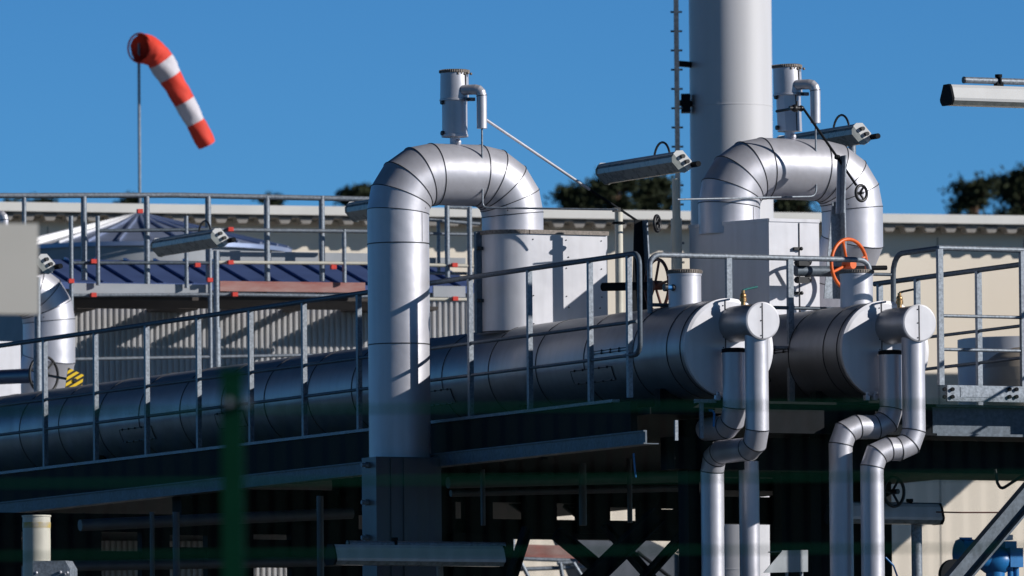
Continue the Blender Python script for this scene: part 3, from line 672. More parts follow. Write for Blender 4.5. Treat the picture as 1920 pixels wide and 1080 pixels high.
handwheel(onv(1232, 419, 2.5), V((0.93, -0.37, 0)), 0.065, 0.013, 'small black handwheel beside the lamp pole, above the hall eaves', BLACK, 3, 0.02)
h2 = handwheel(onv(1232, 535, 1.9), p, 0.215, 0.014, 'brown-black spoked handwheel behind the end loop of the railing', RUST, 5, 0.04, 12)
h3 = handwheel(onu(82, 703, 0.75), n44, 0.178, 0.013, 'large black handwheel at the far left beside the hazard plate', BLACK, 3, 0.05, 75)
# shafts behind the handwheels
def shaft(A, B, r, mm, par, name='stem'): mb = MB(); mb.cyl(A, B, r, 18); mb.make(name, mm, par)
shaft(onv(1492, 508, VB - 1.0), onv(1570, 509, VB - 1.0), 0.045, GALVD, h1)
shaft(onv(1600, 503, VB - 0.9), onv(1662, 502, VB - 0.9), 0.02, DARK, h1, 'spindle')
for yy in (493, 525):
    mb = MB(); c = onv(1505, yy, VB - 1.05); mb.hexa(c, p * 0.05, e * 0.03, k * 0.025); mb.ball(c + p * 0.05 + k * 0.01, 0.035, 8); mb.ball(c - p * 0.05, 0.03, 8); mb.make('clamp', BLACK, h1)
shaft(onv(1130, 538, 2.4), onv(1230, 536, 1.95), 0.035, DARK, h2)
shaft(onu(-20, 708, 0.9), onu(70, 704, 0.8), 0.07, mat('dark_blue_paint', (0.02, 0.05, 0.12), 0.45), h3)
# tapered brackets carrying the spindles
def tapered(px0, px1, y0, y1, w0, w1, v, label, mm=DARK):
    A = onv(px0, y0, v); B = onv(px1, y1, v); t = thing('spindle_bracket', label, 'bracket', B, 'tapered spindle brackets')
    mb = MB(); mb.prism([A - p * w0 / 2, A + p * w0 / 2, B + p * w1 / 2, B - p * w1 / 2], a * 0.012); mb.make('web', mm, t)
    mb = MB(); mb.prism([A + p * w0 / 2, A + p * (w0 / 2 + 0.012), B + p * (w1 / 2 + 0.012), B + p * w1 / 2], a * -0.08); mb.make('flange', GALV, t)
tapered(1197, 1200, 413, 640, 0.07, 0.16, 2.6, 'dark tapered bracket between the slanting rod and the railing end')
tapered(1574, 1571, 292, 400, 0.03, 0.03, VB - 0.55, 'slim upright bracket in front of the opening of the right pipe arch', ALU)
tapered(1568, 1562, 378, 560, 0.07, 0.17, VB - 0.50, 'lower tapered bracket plate behind the orange handwheel', GALV)
# small posts carrying lines
def post(P0, P1, r, label, mm=CREAM, name='support_post', cat='post'):
    t = thing(name, label, cat, P0); mb = MB(); mb.cyl(P0, P1, r, 18); mb.make('tube', mm, t)
    mb = MB(); mb.torus(P1 - k * 0.09, k, r + 0.012, 0.011, 20, 6); mb.cyl(P1 - k * 0.1, P1 - k * 0.08, r + 0.012, 18); mb.make('clamp', DARK, t)
    mb = MB(); mb.hexa(P1 + k * 0.02 - p * 0.02, p * 0.03, a * 0.02, k * 0.018); mb.make('bracket', BLACK, t)
q = uvz(onu(1160, 398, 0.65)); post(F(0.65, q[1], DECK), F(0.65, q[1], q[2]), 0.034, 'pale post behind the railing that carries the slanting rod')

# ------------------------------------------------------------------ luminaires
def luminaire(end, d, L, ang, label, pole=None, axis=None, side=None, front=False, arm=True):
    """end: centre of one end plate; d: along the body; ang: how far the aperture is turned from straight down"""
    d = d.normalized(); h = side; n = (-k * math.cos(ang) - h * math.sin(ang)); s_ = h * math.cos(ang) - k * math.sin(ang)
    base = pole[1] if pole else end; t = thing('lamp', label, 'lamp', base, 'tube lamps of the plant')
    def sec(pts): return [end + s_ * x + n * y for x, y in pts]
    mb = MB(); mb.prism(sec([(-0.095, 0.0), (-0.095, -0.03), (-0.055, -0.075), (0.055, -0.075), (0.095, -0.03), (0.095, 0.0)]), d * L); mb.make('housing', LAMPW, t)
    mb = MB(); mb.prism(sec([(-0.09, 0.0), (-0.085, 0.03), (-0.055, 0.06), (0.055, 0.06), (0.085, 0.03), (0.09, 0.0)]), d * L); df = mb.make('diffuser', DIFF, t)
    hexa_ = [(-0.10, 0.005), (-0.09, 0.04), (-0.06, 0.066), (0.06, 0.066), (0.09, 0.04), (0.10, 0.005), (0.10, -0.035), (0.06, -0.08), (-0.06, -0.08), (-0.10, -0.035)]
    plates = []
    for q, nm in ((-d * 0.012, 1), (d * L, 0)):
        mb = MB(); mb.prism([V(x) + q for x in sec([(-0.10, 0.005), (-0.10, -0.035), (-0.06, -0.08), (0.06, -0.08), (0.10, -0.035), (0.10, 0.005)])], d * 0.012)
        ep = mb.make('end_plate', LAMPW, t); plates.append(ep)
        mb = MB(); mb.prism([V(x) + q for x in sec([(-0.095, 0.006), (-0.09, 0.036), (-0.058, 0.064), (0.058, 0.064), (0.09, 0.036), (0.095, 0.006)])], d * 0.012); mb.make('end_rim', DIFF, df)
    for x in (-0.03, 0.03):
        mb = MB(); c = end + s_ * x - n * 0.038; mb.cyl(c - d * 0.045, c - d * 0.012, 0.018, 12); mb.make('plug', BLACK, plates[0])
    mb = MB(); c0 = end + d * 0.30 - n * 0.075; c1 = end + d * 0.60 - n * 0.075; m0 = (c0 + c1) / 2
    mb.tube([m0 - d * (0.15 * math.cos(q)) + k * (0.15 * math.sin(q)) for q in [math.pi * i_ / 14 for i_ in range(15)]], 0.010, 8, True, 0, False); mb.cyl(c0, c0 - n * 0.05 - d * 0.02, 0.024, 10); mb.make('cable', BLACK, t)
    if arm:
        mb = MB(); c = end + s_ * 0.09 - n * 0.065; mb.cyl(c - d * 0.12, c + d * (L * 0.6), 0.024, 12); mb.make('mounting_tube', DARK, t)
    if pole:
        mb = MB(); mb.cyl(pole[0], pole[0].lerp(pole[1], pole[3]), pole[2] * 0.72, 18); mb.cyl(pole[0].lerp(pole[1], pole[3]), pole[1], pole[2], 18); mb.make('pole', CREAM if pole[4] else GALV, t)
    return t
TL = R_(46)
vl = uvz(onu(1276, 306, 1.19))[1]; pv = uvz(onu(1268, 400, 1.24))[1]
pt = F(1.24, pv, zat(335, 1.24, pv))
luminaire(F(1.19, vl, zat(304, 1.19, vl)), a, 1.42, TL, 'tube lamp on a pole between the two pipe arches, in front of the chimney ladder', (pt, F(1.24, pv, DECK), 0.046, 0.16, True), side=p)
vl = uvz(onu(1613, 254, 3.3))[1]; pv = uvz(onu(1598, 300, 3.35))[1]
luminaire(F(3.3, vl, zat(252, 3.3, vl)), a, 1.42, TL, 'tube lamp tucked behind the top of the right pipe arch', (F(3.35, pv, zat(270, 3.35, pv)), F(3.35, pv, DECK), 0.046, 0.3, False), side=p)
Pq = W(410, 447, 104); pt = W(405, 470, 104)
luminaire(Pq, a, 1.42, TL, 'tube lamp on a slim pole in front of the cone roof', (pt, V((pt.x, pt.y, O.z + DECK)), 0.04, 0.3, False), side=p)
Pq = W(84, 496, 99); pt = W(70, 520, 99.3)
luminaire(Pq, a, 1.42, TL, 'tube lamp mostly hidden by the blurred grey box', (pt, V((pt.x, pt.y, O.z + DECK)), 0.04, 0.3, False), side=p)
Pq = W(788, 378, 97); pt = W(778, 400, 97.3)
luminaire(Pq, a, 1.42, TL, 'tube lamp mostly hidden behind the left leg of the left pipe arch', (pt, V((pt.x, pt.y, O.z + DECK)), 0.04, 0.3, False), side=p)
# the lamps seen broadside
def lamp_broad(px0, px1, y, v, label, tube_y, pole_px=None, hgt=0.2, clip=None, poledown=True):
    A = onv(px0, y, v); L = (onv(px1, y, v) - A).length; t = thing('lamp', label, 'lamp', A, 'tube lamps of the plant'); d = p
    h = hgt / 2
    pts = [(0.045, h), (0.07, h * 0.7), (0.105, -h * 0.35), (0.10, -h * 0.62), (0.07, -h), (-0.07, -h), (-0.10, -h * 0.62), (-0.105, -h * 0.35), (-0.045, h)]
    mb = MB(); mb.prism([A + e * x + k * z for x, z in pts[:4] + pts[6:]], d * L); mb.make('housing', LAMPW, t)
    mb = MB(); mb.prism([A + d * 0.004 + e * x * 0.97 + k * (z - 0.001) for x, z in pts[3:7]], d * (L - 0.008)); mb.make('diffuser', DIFF, t)
    for q in (A - d * 0.02, A + d * L):
        mb = MB(); mb.prism([q + e * x * 1.04 + k * z * 1.05 for x, z in pts], d * 0.02); mb.make('end_plate', DARK, t)
    zt_ = zat(tube_y, *uvz(A)[:2]); B = V((A.x, A.y, O.z + zt_)) + d * 0.14
    mb = MB(); mb.cyl(B + d * 0.01, B + d * (L - 0.1), 0.026, 16); mb.make('mounting_tube', GALV, t)
    mb = MB(); mb.cyl(B, B + d * 0.012, 0.028, 16); mb.make('tube_plug', BLACK, t)
    cx = clip or 0.42
    mb = MB(); c = B + d * (L * cx); mb.torus(c, d, 0.032, 0.012, 16, 6); mb.hexa(c - k * 0.04, d * 0.03, e * 0.03, k * 0.03); mb.cyl(c + k * 0.03, c + k * 0.055, 0.03, 10); mb.make('clip', DARK, t)
    if pole_px:
        C = onv(pole_px, tube_y, v + 0.16); mb = MB(); mb.cyl(C, V((C.x, C.y, 0.0 if poledown else O.z + DECK)), 0.045, 16); mb.make('pole', GALV, t)
    return t
lamp_broad(1778, 2078, 178, -0.4, 'tube lamp against the blue sky at the right edge', 149, 1990, 0.165, 0.22)
lamp_broad(622, 938, 1040, 2.4, 'tube lamp low down in front of the left arch foot', 1019, None, 0.165, 0.28)
lamp_broad(1560, 1756, 962, 1.2, 'tube lamp low down behind the two right drop pipes', 946, 1718, 0.165, 0.6)

# ------------------------------------------------------------------ long railing beside the first vessel
UR = -0.70
def rail_tube(pts, r, mm, name, t, R=0.09): mb = MB(); mb.tube(rnd(pts, R, 5) if len(pts) > 2 else pts, r, 14, True, 0, False); return mb.make(name, mm, t)
t = thing('railing', 'long galvanised railing beside the first vessel, ending in a rounded loop', 'railing', F(UR, 0.3, DECK), 'galvanised railings of the bridge')
ve = uvz(onu(1200, 600, UR))[1]; zt1 = zat(478, UR, ve); zm1 = uvz(onu(993, 629, UR))[2]; zm2 = uvz(onu(993, 690, UR))[2]; zb1 = uvz(onu(993, 770, UR))[2]
VEND = 19.0
zt1 = (uvz(onu(1150, 483, UR))[2] + uvz(onu(300, 603, UR))[2]) / 2
zlo = zat(662, UR, ve)
rail_tube([F(UR, VEND, zt1), F(UR, ve, zt1), F(UR, ve, zm2), F(UR, ve + 0.25, zm2)], 0.0215, GALVD, 'top_rail', t, 0.1)
rail_tube([F(UR, ve + 0.05, zm1), F(UR, VEND, zm1)], 0.015, GALVD, 'mid_rail', t)
rail_tube([F(UR, ve + 0.2, zm2), F(UR, VEND, zm2)], 0.014, GALVD, 'mid_rail', t)
for px in (1180, 1107, 993, 882, 775, 673, 570, 470, 372, 275, 179, 84, -10):
    v = uvz(onu(px, 640, UR))[1]; mb = MB(); mb.box(UR - 0.02, UR + 0.02, v - 0.02, v + 0.02, zb1 + 0.01, zt1 - 0.012); mb.make('post', GALV, t)
mb = MB(); mb.box(UR - 0.035, UR + 0.035, ve + 0.45, VEND, zb1 - 0.015, zb1 + 0.01); mb.make('base_flat', GALV, t)
# cross railing
VR = 0.98
t = thing('railing', 'short cross railing above both vessels, ending by the orange handwheel', 'railing', F(0, VR, DECK), 'galvanised railings of the bridge')
qa = uvz(onv(1218, 479, VR)); qb = uvz(onv(1630, 486, VR)); zc = (qa[2] + qb[2]) / 2
ub_ = 0.47
rail_tube([F(qa[0], VR, zat(590, qa[0], VR) + 0.01), F(qa[0], VR, zc), F(qb[0], VR, zc), F(qb[0], VR, zc - 0.16)], 0.0225, GALV, 'top_rail', t, 0.09)
zq = zat(577, 1.0, VR)
rail_tube([F(qa[0], VR, zq), F(qb[0] - 0.15, VR, zq)], 0.015, GALVD, 'mid_rail', t)
u14 = uvz(onv(1482, 600, VR))[0]; u13 = uvz(onv(1366, 520, VR))[0]
rail_tube([F(0.43, VR, zat(652, 1.0, VR)), F(u14, VR, zat(652, 1.0, VR))], 0.015, GALV, 'mid_rail', t)
mb = MB(); mb.box(u14 - 0.024, u14 + 0.024, VR - 0.02, VR + 0.02, DECK, zc - 0.012); mb.make('post', GALV, t)
mb = MB(); mb.box(u13 - 0.024, u13 + 0.024, VR - 0.02, VR + 0.02, 0.0, zc - 0.012); mb.make('post', GALV, t)
# right corner railing
VQ = -0.25
t = thing('railing', 'corner railing right of the second vessel with bolted base beam', 'railing', onv(1763, 740, VQ), 'galvanised railings of the bridge')
A = onv(1763, 465, VQ); uA = uvz(A)[0]; zA = uvz(A)[2]
rail_tube([F(uA, VQ, zA), F(uA, VQ + 0.82, zA), F(uA, VQ + 0.82, zA - 0.75)], 0.0225, GALVD, 'top_rail', t, 0.16)
B = onv(2100, 470, VQ); uB = uvz(B)[0]
rail_tube([F(uA - 0.02, VQ, zA), F(uB, VQ, zA)], 0.0225, GALV, 'top_rail', t)
for yy in (592, 655): zz = zat(yy, uA, VQ); rail_tube([F(uA, VQ, zz), F(uB, VQ, zz)], 0.014, GALV, 'mid_rail', t)
rail_tube([F(uA, VQ + 0.82, zat(515, uA, VQ + 0.82)), F(uA - 0.3, VQ + 0.82, zat(515, uA, VQ + 0.82))], 0.014, GALVD, 'mid_rail', t)
zbq = zat(722, uA, VQ)
for px in (1763, 1918): up_ = uvz(onv(px, 600, VQ))[0]; mb = MB(); mb.box(up_ - 0.023, up_ + 0.023, VQ - 0.02, VQ + 0.02, zbq, zA - 0.01); mb.make('post', GALV, t)
mb = MB(); mb.box(uA + 0.04, uB, VQ - 0.02, VQ + 0.02, zat(752, uA, VQ), zbq)
for i in range(4):
    x0 = uA + 0.16 + 0.68 * i; mb.box(x0, x0 + 0.40, VQ - 0.024, VQ - 0.02, zat(744, uA, VQ), zbq - 0.015)
bm = mb.make('base_beam', GALV, t)
for px in (1770, 1785, 1892, 1905):
    for yy in (730, 744): c = onv(px, yy, VQ - 0.022); mb = MB(); mb.cyl(c, c + e * 0.02, 0.017, 6); mb.make('bolt', DARK, bm)
# far railing on the right gangway
UF = uvz(onv(1835, 620, 2.4))[0]
t = thing('railing', 'farther railing slanting up to the right behind the corner railing', 'railing', onu(1835, 720, UF), 'galvanised railings of the bridge')
zf = (uvz(onu(1700, 526, UF))[2] + uvz(onu(1900, 496, UF))[2]) / 2; vf0 = uvz(onu(1640, 530, UF))[1]; vf1 = -2.0
rail_tube([F(UF, vf0, zf), F(UF, vf1, zf)], 0.0225, GALVD, 'top_rail', t)
for yy, (xx) in ((620, 1840), (680, 1840)): zz = uvz(onu(xx, yy, UF))[2]; rail_tube([F(UF, vf0, zz), F(UF, vf1, zz)], 0.014, GALVD, 'mid_rail', t)
for px in (1650, 1720, 1835, 1960): v = uvz(onu(px, 600, UF))[1]; mb = MB(); mb.box(UF - 0.022, UF + 0.022, v - 0.022, v + 0.022, DECK, zf - 0.01); mb.make('post', GALV, t)

# ------------------------------------------------------------------ bridge deck and steelwork
t = thing('pipe_bridge', 'steel pipe bridge coloured near-black for its shade, carrying the vessels, with girders, columns and braces', 'bridge', F(1.5, 2, -O.z), None)
def part(name, mm=DARK): 
    return lambda mb: mb.make(name, mm, t)
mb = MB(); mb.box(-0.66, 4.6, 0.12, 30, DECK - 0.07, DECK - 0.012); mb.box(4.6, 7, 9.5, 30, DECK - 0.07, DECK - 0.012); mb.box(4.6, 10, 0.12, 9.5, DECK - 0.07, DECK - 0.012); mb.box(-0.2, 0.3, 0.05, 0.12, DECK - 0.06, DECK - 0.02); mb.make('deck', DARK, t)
# saddles
for v in (0.7, 3.2, 6.0, 9.0, 12.0):
    for u0 in (0, U2): mb = MB(); mb.box(u0 - 0.3, u0 + 0.3, v - 0.05, v + 0.05, DECK - 0.01, -0.30); mb.make('saddle', DARK, t)
# edge girder of the gangway (behind the base flat) and cross girder at the right
z0 = uvz(onu(993, 842, UR))[2]
mb = MB(); mb.box(UR - 0.02, UR + 0.04, 0.35, 22, z0, zb1 - 0.02); mb.make('edge_girder', DARK, t)
zg0 = zat(816, U2, 0.02); zg1 = zat(757, U2, 0.02)
mb = MB(); ug = uvz(onv(1752, 780, 0))[0]
for x0, x1, mm in ((0.28, ug - 0.01, DARK), (ug, 5.5, GALVD)):  # one girder in two colours: shade painted into the near-black left piece
    mb = MB(); mb.box(x0, x1, 0.03, 0.06, zg0 + 0.02, zg1 - 0.02); mb.box(x0, x1, -0.04, 0.03, zg1 - 0.02, zg1); mb.box(x0, x1, -0.04, 0.03, zg0, zg0 + 0.02); mb.make('cross_girder', mm, t)
mb = MB(); mb.box(-0.25, 5.5, 0.5, 0.75, zat(884, U2, 0.5), zg0 - 0.01); mb.make('girder', DARK, t)
# columns
for px, v, w_ in ((1303, 0.6, 0.075), (1500, 3.0, 0.10), (1548, 1.8, 0.06)):
    q = uvz(onv(px, 820, v)); mb = MB(); mb.box(q[0] - w_, q[0] + w_, v - 0.02, v + 0.16, -O.z, DECK - 0.08); mb.make('column', DARK, t)
# braces
def brace(x0, y0, x1, y1, v, wd, mm=DARK, name='brace'):
    A = onv(x0, y0, v); B = onv(x1, y1, v); mb = MB(); ax = (B - A).normalized(); n = ax.cross(a).normalized()
    mb.hexa((A + B) / 2, (B - A) / 2, n * (wd / 2), a * 0.012); mb.hexa((A + B) / 2 + e * 0.04 + n * (wd / 2), (B - A) / 2, n * 0.008, a * 0.05); mb.hexa((A + B) / 2 + e * 0.04 - n * (wd / 2), (B - A) / 2, n * 0.008, a * 0.05)
    mb.make(name, mm, t)
brace(1230, 965, 1060, 1130, 1.9, 0.13); brace(1040, 1000, 1130, 1075, 2.6, 0.09)
brace(1290, 990, 1190, 1100, 2.2, 0.05); brace(1130, 985, 1230, 1100, 2.9, 0.05); brace(985, 990, 950, 1100, 2.7, 0.05); brace(1990, 850, 1760, 1120, -0.6, 0.15, GALVD)
# small galvanised channels by the first drop pipes, clips on the girder edge
for pts in (((1302, 752), (1342, 752)), ((1315, 756), (1315, 822)), ((1268, 788), (1268, 826))):
    A = onv(*pts[0], -0.02); B = onv(*pts[1], -0.02); mb = MB(); mb.bar(A, B, 0.03, 0.022, e); mb.make('channel', GALV, t)
for px in (1345, 1625, 1640):
    c = onv(px, 746, -0.04); mb = MB(); mb.hexa(c, p * 0.02, e * 0.02, k * 0.02); mb.cyl(c, c + k * 0.05, 0.008, 8); mb.ball(c + k * 0.035 + p * 0.015, 0.016, 8); mb.make('clip', ALU, t)
# cable tray slung below the gangway
zt0 = uvz(onu(1180, 810, -0.86))[2]; zt1_ = uvz(onu(1180, 836, -0.86))[2]
tt = thing('cable_tray', 'perforated cable tray slung below the long gangway', 'cable tray', F(-0.86, 0.5, zt1_))
v0 = uvz(onu(1212, 820, -0.86))[1]
mb = MB(); mb.box(-0.87, -0.855, v0, 22, zt1_, zt0); mb.box(-0.855, -0.75, v0, 22, zt1_, zt1_ + 0.008)
mb.box(-0.885, -0.87, v0, 22, zt0 - 0.012, zt0); mb.box(-0.885, -0.87, v0, 22, zt1_, zt1_ + 0.012); mb.make('side_rail', GALVD, tt)
for v in (2.0, 5.5, 9, 12.5, 16): mb = MB(); mb.box(-0.7, -0.66, v, v + 0.05, zt1_ - 0.02, z0 + 0.02); mb.make('hanger', DARK, tt)

# foot box of the left arch
q0 = onv(705, 856, VA - 0.33); q1 = onv(830, 1200, VA - 0.33); ua, _, za = uvz(q0); ub_, _, zz_ = uvz(q1)
tt = thing('pipe_casing', 'square bolted casing round the foot of the left pipe arch', 'casing', F(uL, VA, zz_))
mb = MB(); mb.box(ua, ub_, VA - 0.33, VA - 0.05, zz_, za); mb.box(ua + 0.13, ub_ - 0.13, VA - 0.345, VA - 0.33, zz_, za - 0.01); mb.box(ua + 0.24, ub_ - 0.24, VA - 0.365, VA - 0.345, zz_, za - 0.01)
mb.make('shell', mat('grey_casing_sheet', (0.10, 0.11, 0.13), 0.45, 0.5, 0.1, 3), tt)
for yy in (872, 942, 1008):
    c = onu(690, yy, ua); mb = MB(); mb.cyl(c, c - p * 0.03, 0.026, 12, 0); mb.cyl(c - p * 0.03, c - p * 0.06, 0.018, 12, 0); mb.make('bolt', GALV, tt)

# ------------------------------------------------------------------ pipe rack below and behind the bridge, shade put into its near-black colour (leaves slots through which the yard shows)
VK = 6.0
tr = thing('pipe_rack', 'steel pipe rack under the bridge, coloured near-black for its shade, with narrow gaps of daylight', 'rack', V((W(700, 1080, 93).x, W(700, 1080, 93).y, 0)))
RP0 = F(0, 9.5, 0)
def onr(px, py, off=0): return hit(px, py, RP0 + e * off, e)
def rbeam(x0, x1, y0, y1, off=0.0, name='beam', dpt=0.1):
    A = onr(x0, y0, off); B = onr(x1, y0, off); C = onr(x0, y1, off); z1_, z0_ = (A.z + B.z) / 2, C.z
    if name == 'column': z0_ = 0.0
    c = (A + B) / 2; c.z = (z1_ + z0_) / 2; mb = MB(); mb.hexa(c - e * dpt, (B - A).length / 2 * p, e * dpt, k * ((z1_ - z0_) / 2)); mb.make(name, DARK, tr)
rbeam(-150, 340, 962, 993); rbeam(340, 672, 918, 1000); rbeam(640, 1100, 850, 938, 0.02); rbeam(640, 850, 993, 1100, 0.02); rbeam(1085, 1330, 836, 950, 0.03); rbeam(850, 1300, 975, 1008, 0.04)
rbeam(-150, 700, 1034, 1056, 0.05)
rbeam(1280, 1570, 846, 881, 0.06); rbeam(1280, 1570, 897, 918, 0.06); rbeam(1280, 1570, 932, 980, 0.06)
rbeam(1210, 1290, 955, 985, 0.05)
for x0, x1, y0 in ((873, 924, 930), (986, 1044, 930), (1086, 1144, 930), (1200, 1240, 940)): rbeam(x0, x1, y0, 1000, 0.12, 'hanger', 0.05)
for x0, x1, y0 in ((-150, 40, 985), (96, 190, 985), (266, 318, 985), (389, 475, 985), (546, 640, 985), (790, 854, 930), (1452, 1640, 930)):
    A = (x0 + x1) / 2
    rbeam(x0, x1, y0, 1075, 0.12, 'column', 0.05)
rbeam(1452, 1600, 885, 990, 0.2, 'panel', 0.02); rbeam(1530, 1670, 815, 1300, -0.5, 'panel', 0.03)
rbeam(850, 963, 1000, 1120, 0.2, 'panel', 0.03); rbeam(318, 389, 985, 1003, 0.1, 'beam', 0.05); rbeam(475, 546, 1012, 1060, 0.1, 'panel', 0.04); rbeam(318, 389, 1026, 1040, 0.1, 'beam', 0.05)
rbeam(640, 680, 930, 965, 0.1, 'panel', 0.04)
for x0, y0, x1, y1 in ((960, 940, 1030, 990), (1060, 945, 1110, 985), (1000, 930, 1040, 960)):
    mb = MB(); mb.bar(onr(x0, y0, -0.3), onr(x1, y1, -0.3), 0.05, 0.07); mb.make('brace', DARK, tr)

DIM = mat('grey_service_pipe', (0.10, 0.105, 0.115), 0.5, 0.3, 0.2, 6)
for (x0, y0, x1, y1, v, r) in ((840, 905, 1290, 893, 5.0, 0.05), (845, 925, 1280, 915, 5.2, 0.03), (150, 985, 660, 962, 7.0, 0.05), (100, 1062, 640, 1052, 7.5, 0.045)):
    mb = MB(); mb.cyl(onv(x0, y0, v), onv(x1, y1, v), r, 14); mb.make('service_pipe', DIM, tr)
for (x, y0, y1, v, r) in ((1092, 868, 985, 4.6, 0.033), (1180, 860, 980, 4.9, 0.022), (905, 880, 985, 4.4, 0.02), (330, 960, 1090, 6.6, 0.03), (285, 960, 1090, 6.7, 0.02), (600, 930, 1090, 6.2, 0.03)):
    A = onv(x, y0, v); B = onv(x, y1, v); mb = MB(); mb.cyl(V((A.x, A.y, B.z)), A, r, 12); mb.make('conduit', DIM, tr)
# scaffold bits, chute and yard items low down
ts = thing('low_scaffold', 'low tube scaffold with a red toe board seen under the bridge', 'scaffold', V((W(1030, 1080, 112).x, W(1030, 1080, 112).y, 0)))
QP = W(1030, 1040, 112)
def onq(px, py, off=0): return hit(px, py, QP + hn * off, hn)
mb = MB(); A = onq(966, 1032); B = onq(1092, 1036); mb.hexa((A + B) / 2, (B - A) / 2, hn * 0.015, k * 0.065); mb.make('toe_board', PLANK, ts)
for (x0, y0, x1, y1) in ((968, 1047, 1100, 1052), (960, 1068, 1120, 1062), (1045, 1056, 1110, 1052)):
    mb = MB(); mb.cyl(onq(x0, y0, 0.1), onq(x1, y1, 0.1), 0.022, 10); mb.make('ledger', GALV, ts)
for (x0, y0, x1, y1) in ((972, 1045, 1000, 1100), (962, 940, 962, 1300), (1050, 1055, 1058, 1100), (1075, 1055, 1100, 1095), (985, 985, 940, 940)):
    mb = MB(); mb.cyl(onq(x0, y0, 0.15), onq(x1, y1, 0.15), 0.022, 10); mb.make('strut', GALV, ts)
mb = MB(); c = onq(1089, 1050, 0.12); mb.hexa(c, hw * 0.03, hn * 0.03, k * 0.022); mb.make('coupler', REDM, ts)
c0 = onq(1140, 968, -1.0); 
mb = MB(); P4 = [onq(1075, 1000, -1), onq(1165, 985, -1), onq(1300, 1055, -1), onq(1300, 1130, -1), onq(1130, 1130, -1)]
mb.prism(P4, -hn * 0.8); 
for i in range(4): mb.ball(onq(1150 + 40 * i, 1010 + 26 * i, -0.99), 0.02, 6, 1)
single(mb, 'sheet_chute', [mat('chute_sheet', (0.11, 0.12, 0.14), 0.5, 0.4, 0.15, 1.5), DARK], 'grey sheet metal chute sloping down behind the crossed braces', 'chute')
mb = MB(); mb.cyl(onq(1225, 980, 0.6), onq(1300, 1040, 0.6), 0.02, 8); mb.cyl(onq(1195, 1035, 0.6), onq(1260, 1085, 0.6), 0.02, 8); single(mb, 'strut_pair', DARK, 'pair of thin dark struts crossing in front of the chute', 'strut')
# bent galvanised plate
P4 = [onv(1432, 1074, 1.3), onv(1466, 1034, 1.3), onv(1515, 1033, 1.3), onv(1515, 1072, 1.3)]
mb = MB(); mb.prism(P4, a * 0.01); mb.prism([P4[1], P4[2], P4[2] + a * 0.25, P4[1] + a * 0.25], k * 0.008); mb.cyl(onv(1475, 1073, 1.35), onv(1475, 1140, 1.35), 0.014, 8); mb.cyl(onv(1503, 1073, 1.35), onv(1503, 1140, 1.35), 0.014, 8)
single(mb, 'cover_plate', mat('cover_plate_sheet', (0.30, 0.32, 0.34), 0.5, 0.4, 0.12, 5), 'grey bent cover plate with one slanted corner, right of the straight drop pipe', 'plate')
# blue actuator
c = onv(1862, 1050, 1.6)
tb_ = thing('valve_actuator', 'blue electric valve actuator behind the slanting brace', 'actuator', c - k * 0.4)
mb = MB(); A = onv(1812, 1038, 1.6); mb.cyl(A - p * 0.07, A + p * 0.06, 0.12, 24)
for i in range(10): th = 2 * math.pi * i / 10; d = k * math.cos(th) + e * math.sin(th); mb.bar(A - p * 0.06 + d * 0.12, A + p * 0.05 + d * 0.12, 0.02, 0.03, d)
mb.make('motor', BLUE, tb_)
mb = MB(); B = onv(1866, 1052, 1.6); mb.ball(B, 0.14, 20, 0, (1.1, 0.9, 0.85)); mb.cyl(A, B, 0.095, 20); mb.cyl(B - k * 0.25, B, 0.08, 20); mb.make('gearbox', BLUE, tb_)
mb = MB(); C_ = onv(1898, 1046, 1.55); mb.hexa(C_, p * 0.06, e * 0.08, k * 0.08); mb.hexa(onv(1888, 1022, 1.58), p * 0.055, e * 0.07, k * 0.03); mb.cyl(C_ - k * 0.16 - p * 0.02, C_ - k * 0.08 - p * 0.02, 0.025, 10); mb.cyl(C_ - k * 0.16 + p * 0.035, C_ - k * 0.08 + p * 0.035, 0.025, 10); mb.make('control_head', BLUE, tb_)
mb = MB(); mb.hexa(onv(1884, 1008, 1.56), p * 0.045, e * 0.06, k * 0.022); mb.make('window_plate', WHITE, tb_)
mb = MB(); D_ = onv(1785, 1078, 1.5); mb.cyl(D_, D_ + e * 0.05, 0.13, 28); mb.cyl(D_ + e * 0.05, D_ + e * 0.10, 0.03, 12); mb.make('handwheel_disc', DARK, tb_)
mb = MB(); G = B - k * 0.25; mb.cyl(V((G.x, G.y, 0)), G, 0.07, 18); mb.make('stem', DARK, tb_)
# cables at the right
line([onv(1755, 960, 1.0), onv(1800, 961, 0.9), onv(1885, 961, 0.8)], 0.006, 'cable', 'thin brown cable running right from the low lamp', 'cable', RUST)
line([onv(1866, 880, -0.3), onv(1870, 905, -0.3), onv(1877, 918, -0.3), onv(1920, 890, -0.4), onv(1960, 850, -0.4)], 0.013, 'hanging_cable', 'dark cable sagging from the right platform edge', 'cable', BLACK)
line([onv(1660, 1045, 0.7), onv(1675, 1060, 0.7), onv(1684, 1085, 0.7), onv(1690, 1110, 0.7)], 0.008, 'blue_cable', 'thin blue cable dangling beside the drop pipes', 'cable', BLUE)
line([onv(1188, 850, 0.4), onv(1190, 875, 0.4), onv(1192, 895, 0.4)], 0.008, 'blue_strap', 'short bright blue strap end hanging under the cable tray', 'strap', BLUE)
line([onv(1330, 770, -0.1), onv(1340, 765, -0.1), onv(1338, 800, -0.1)], 0.009, 'bonding_cable', 'thin blue bonding cable beside the first inner drop pipe', 'cable', BLUE)
handwheel(onv(1676, 922, 1.0), n44, 0.12, 0.014, 'black handwheel low down behind the right drop pipes', BLACK, 3, 0.05)
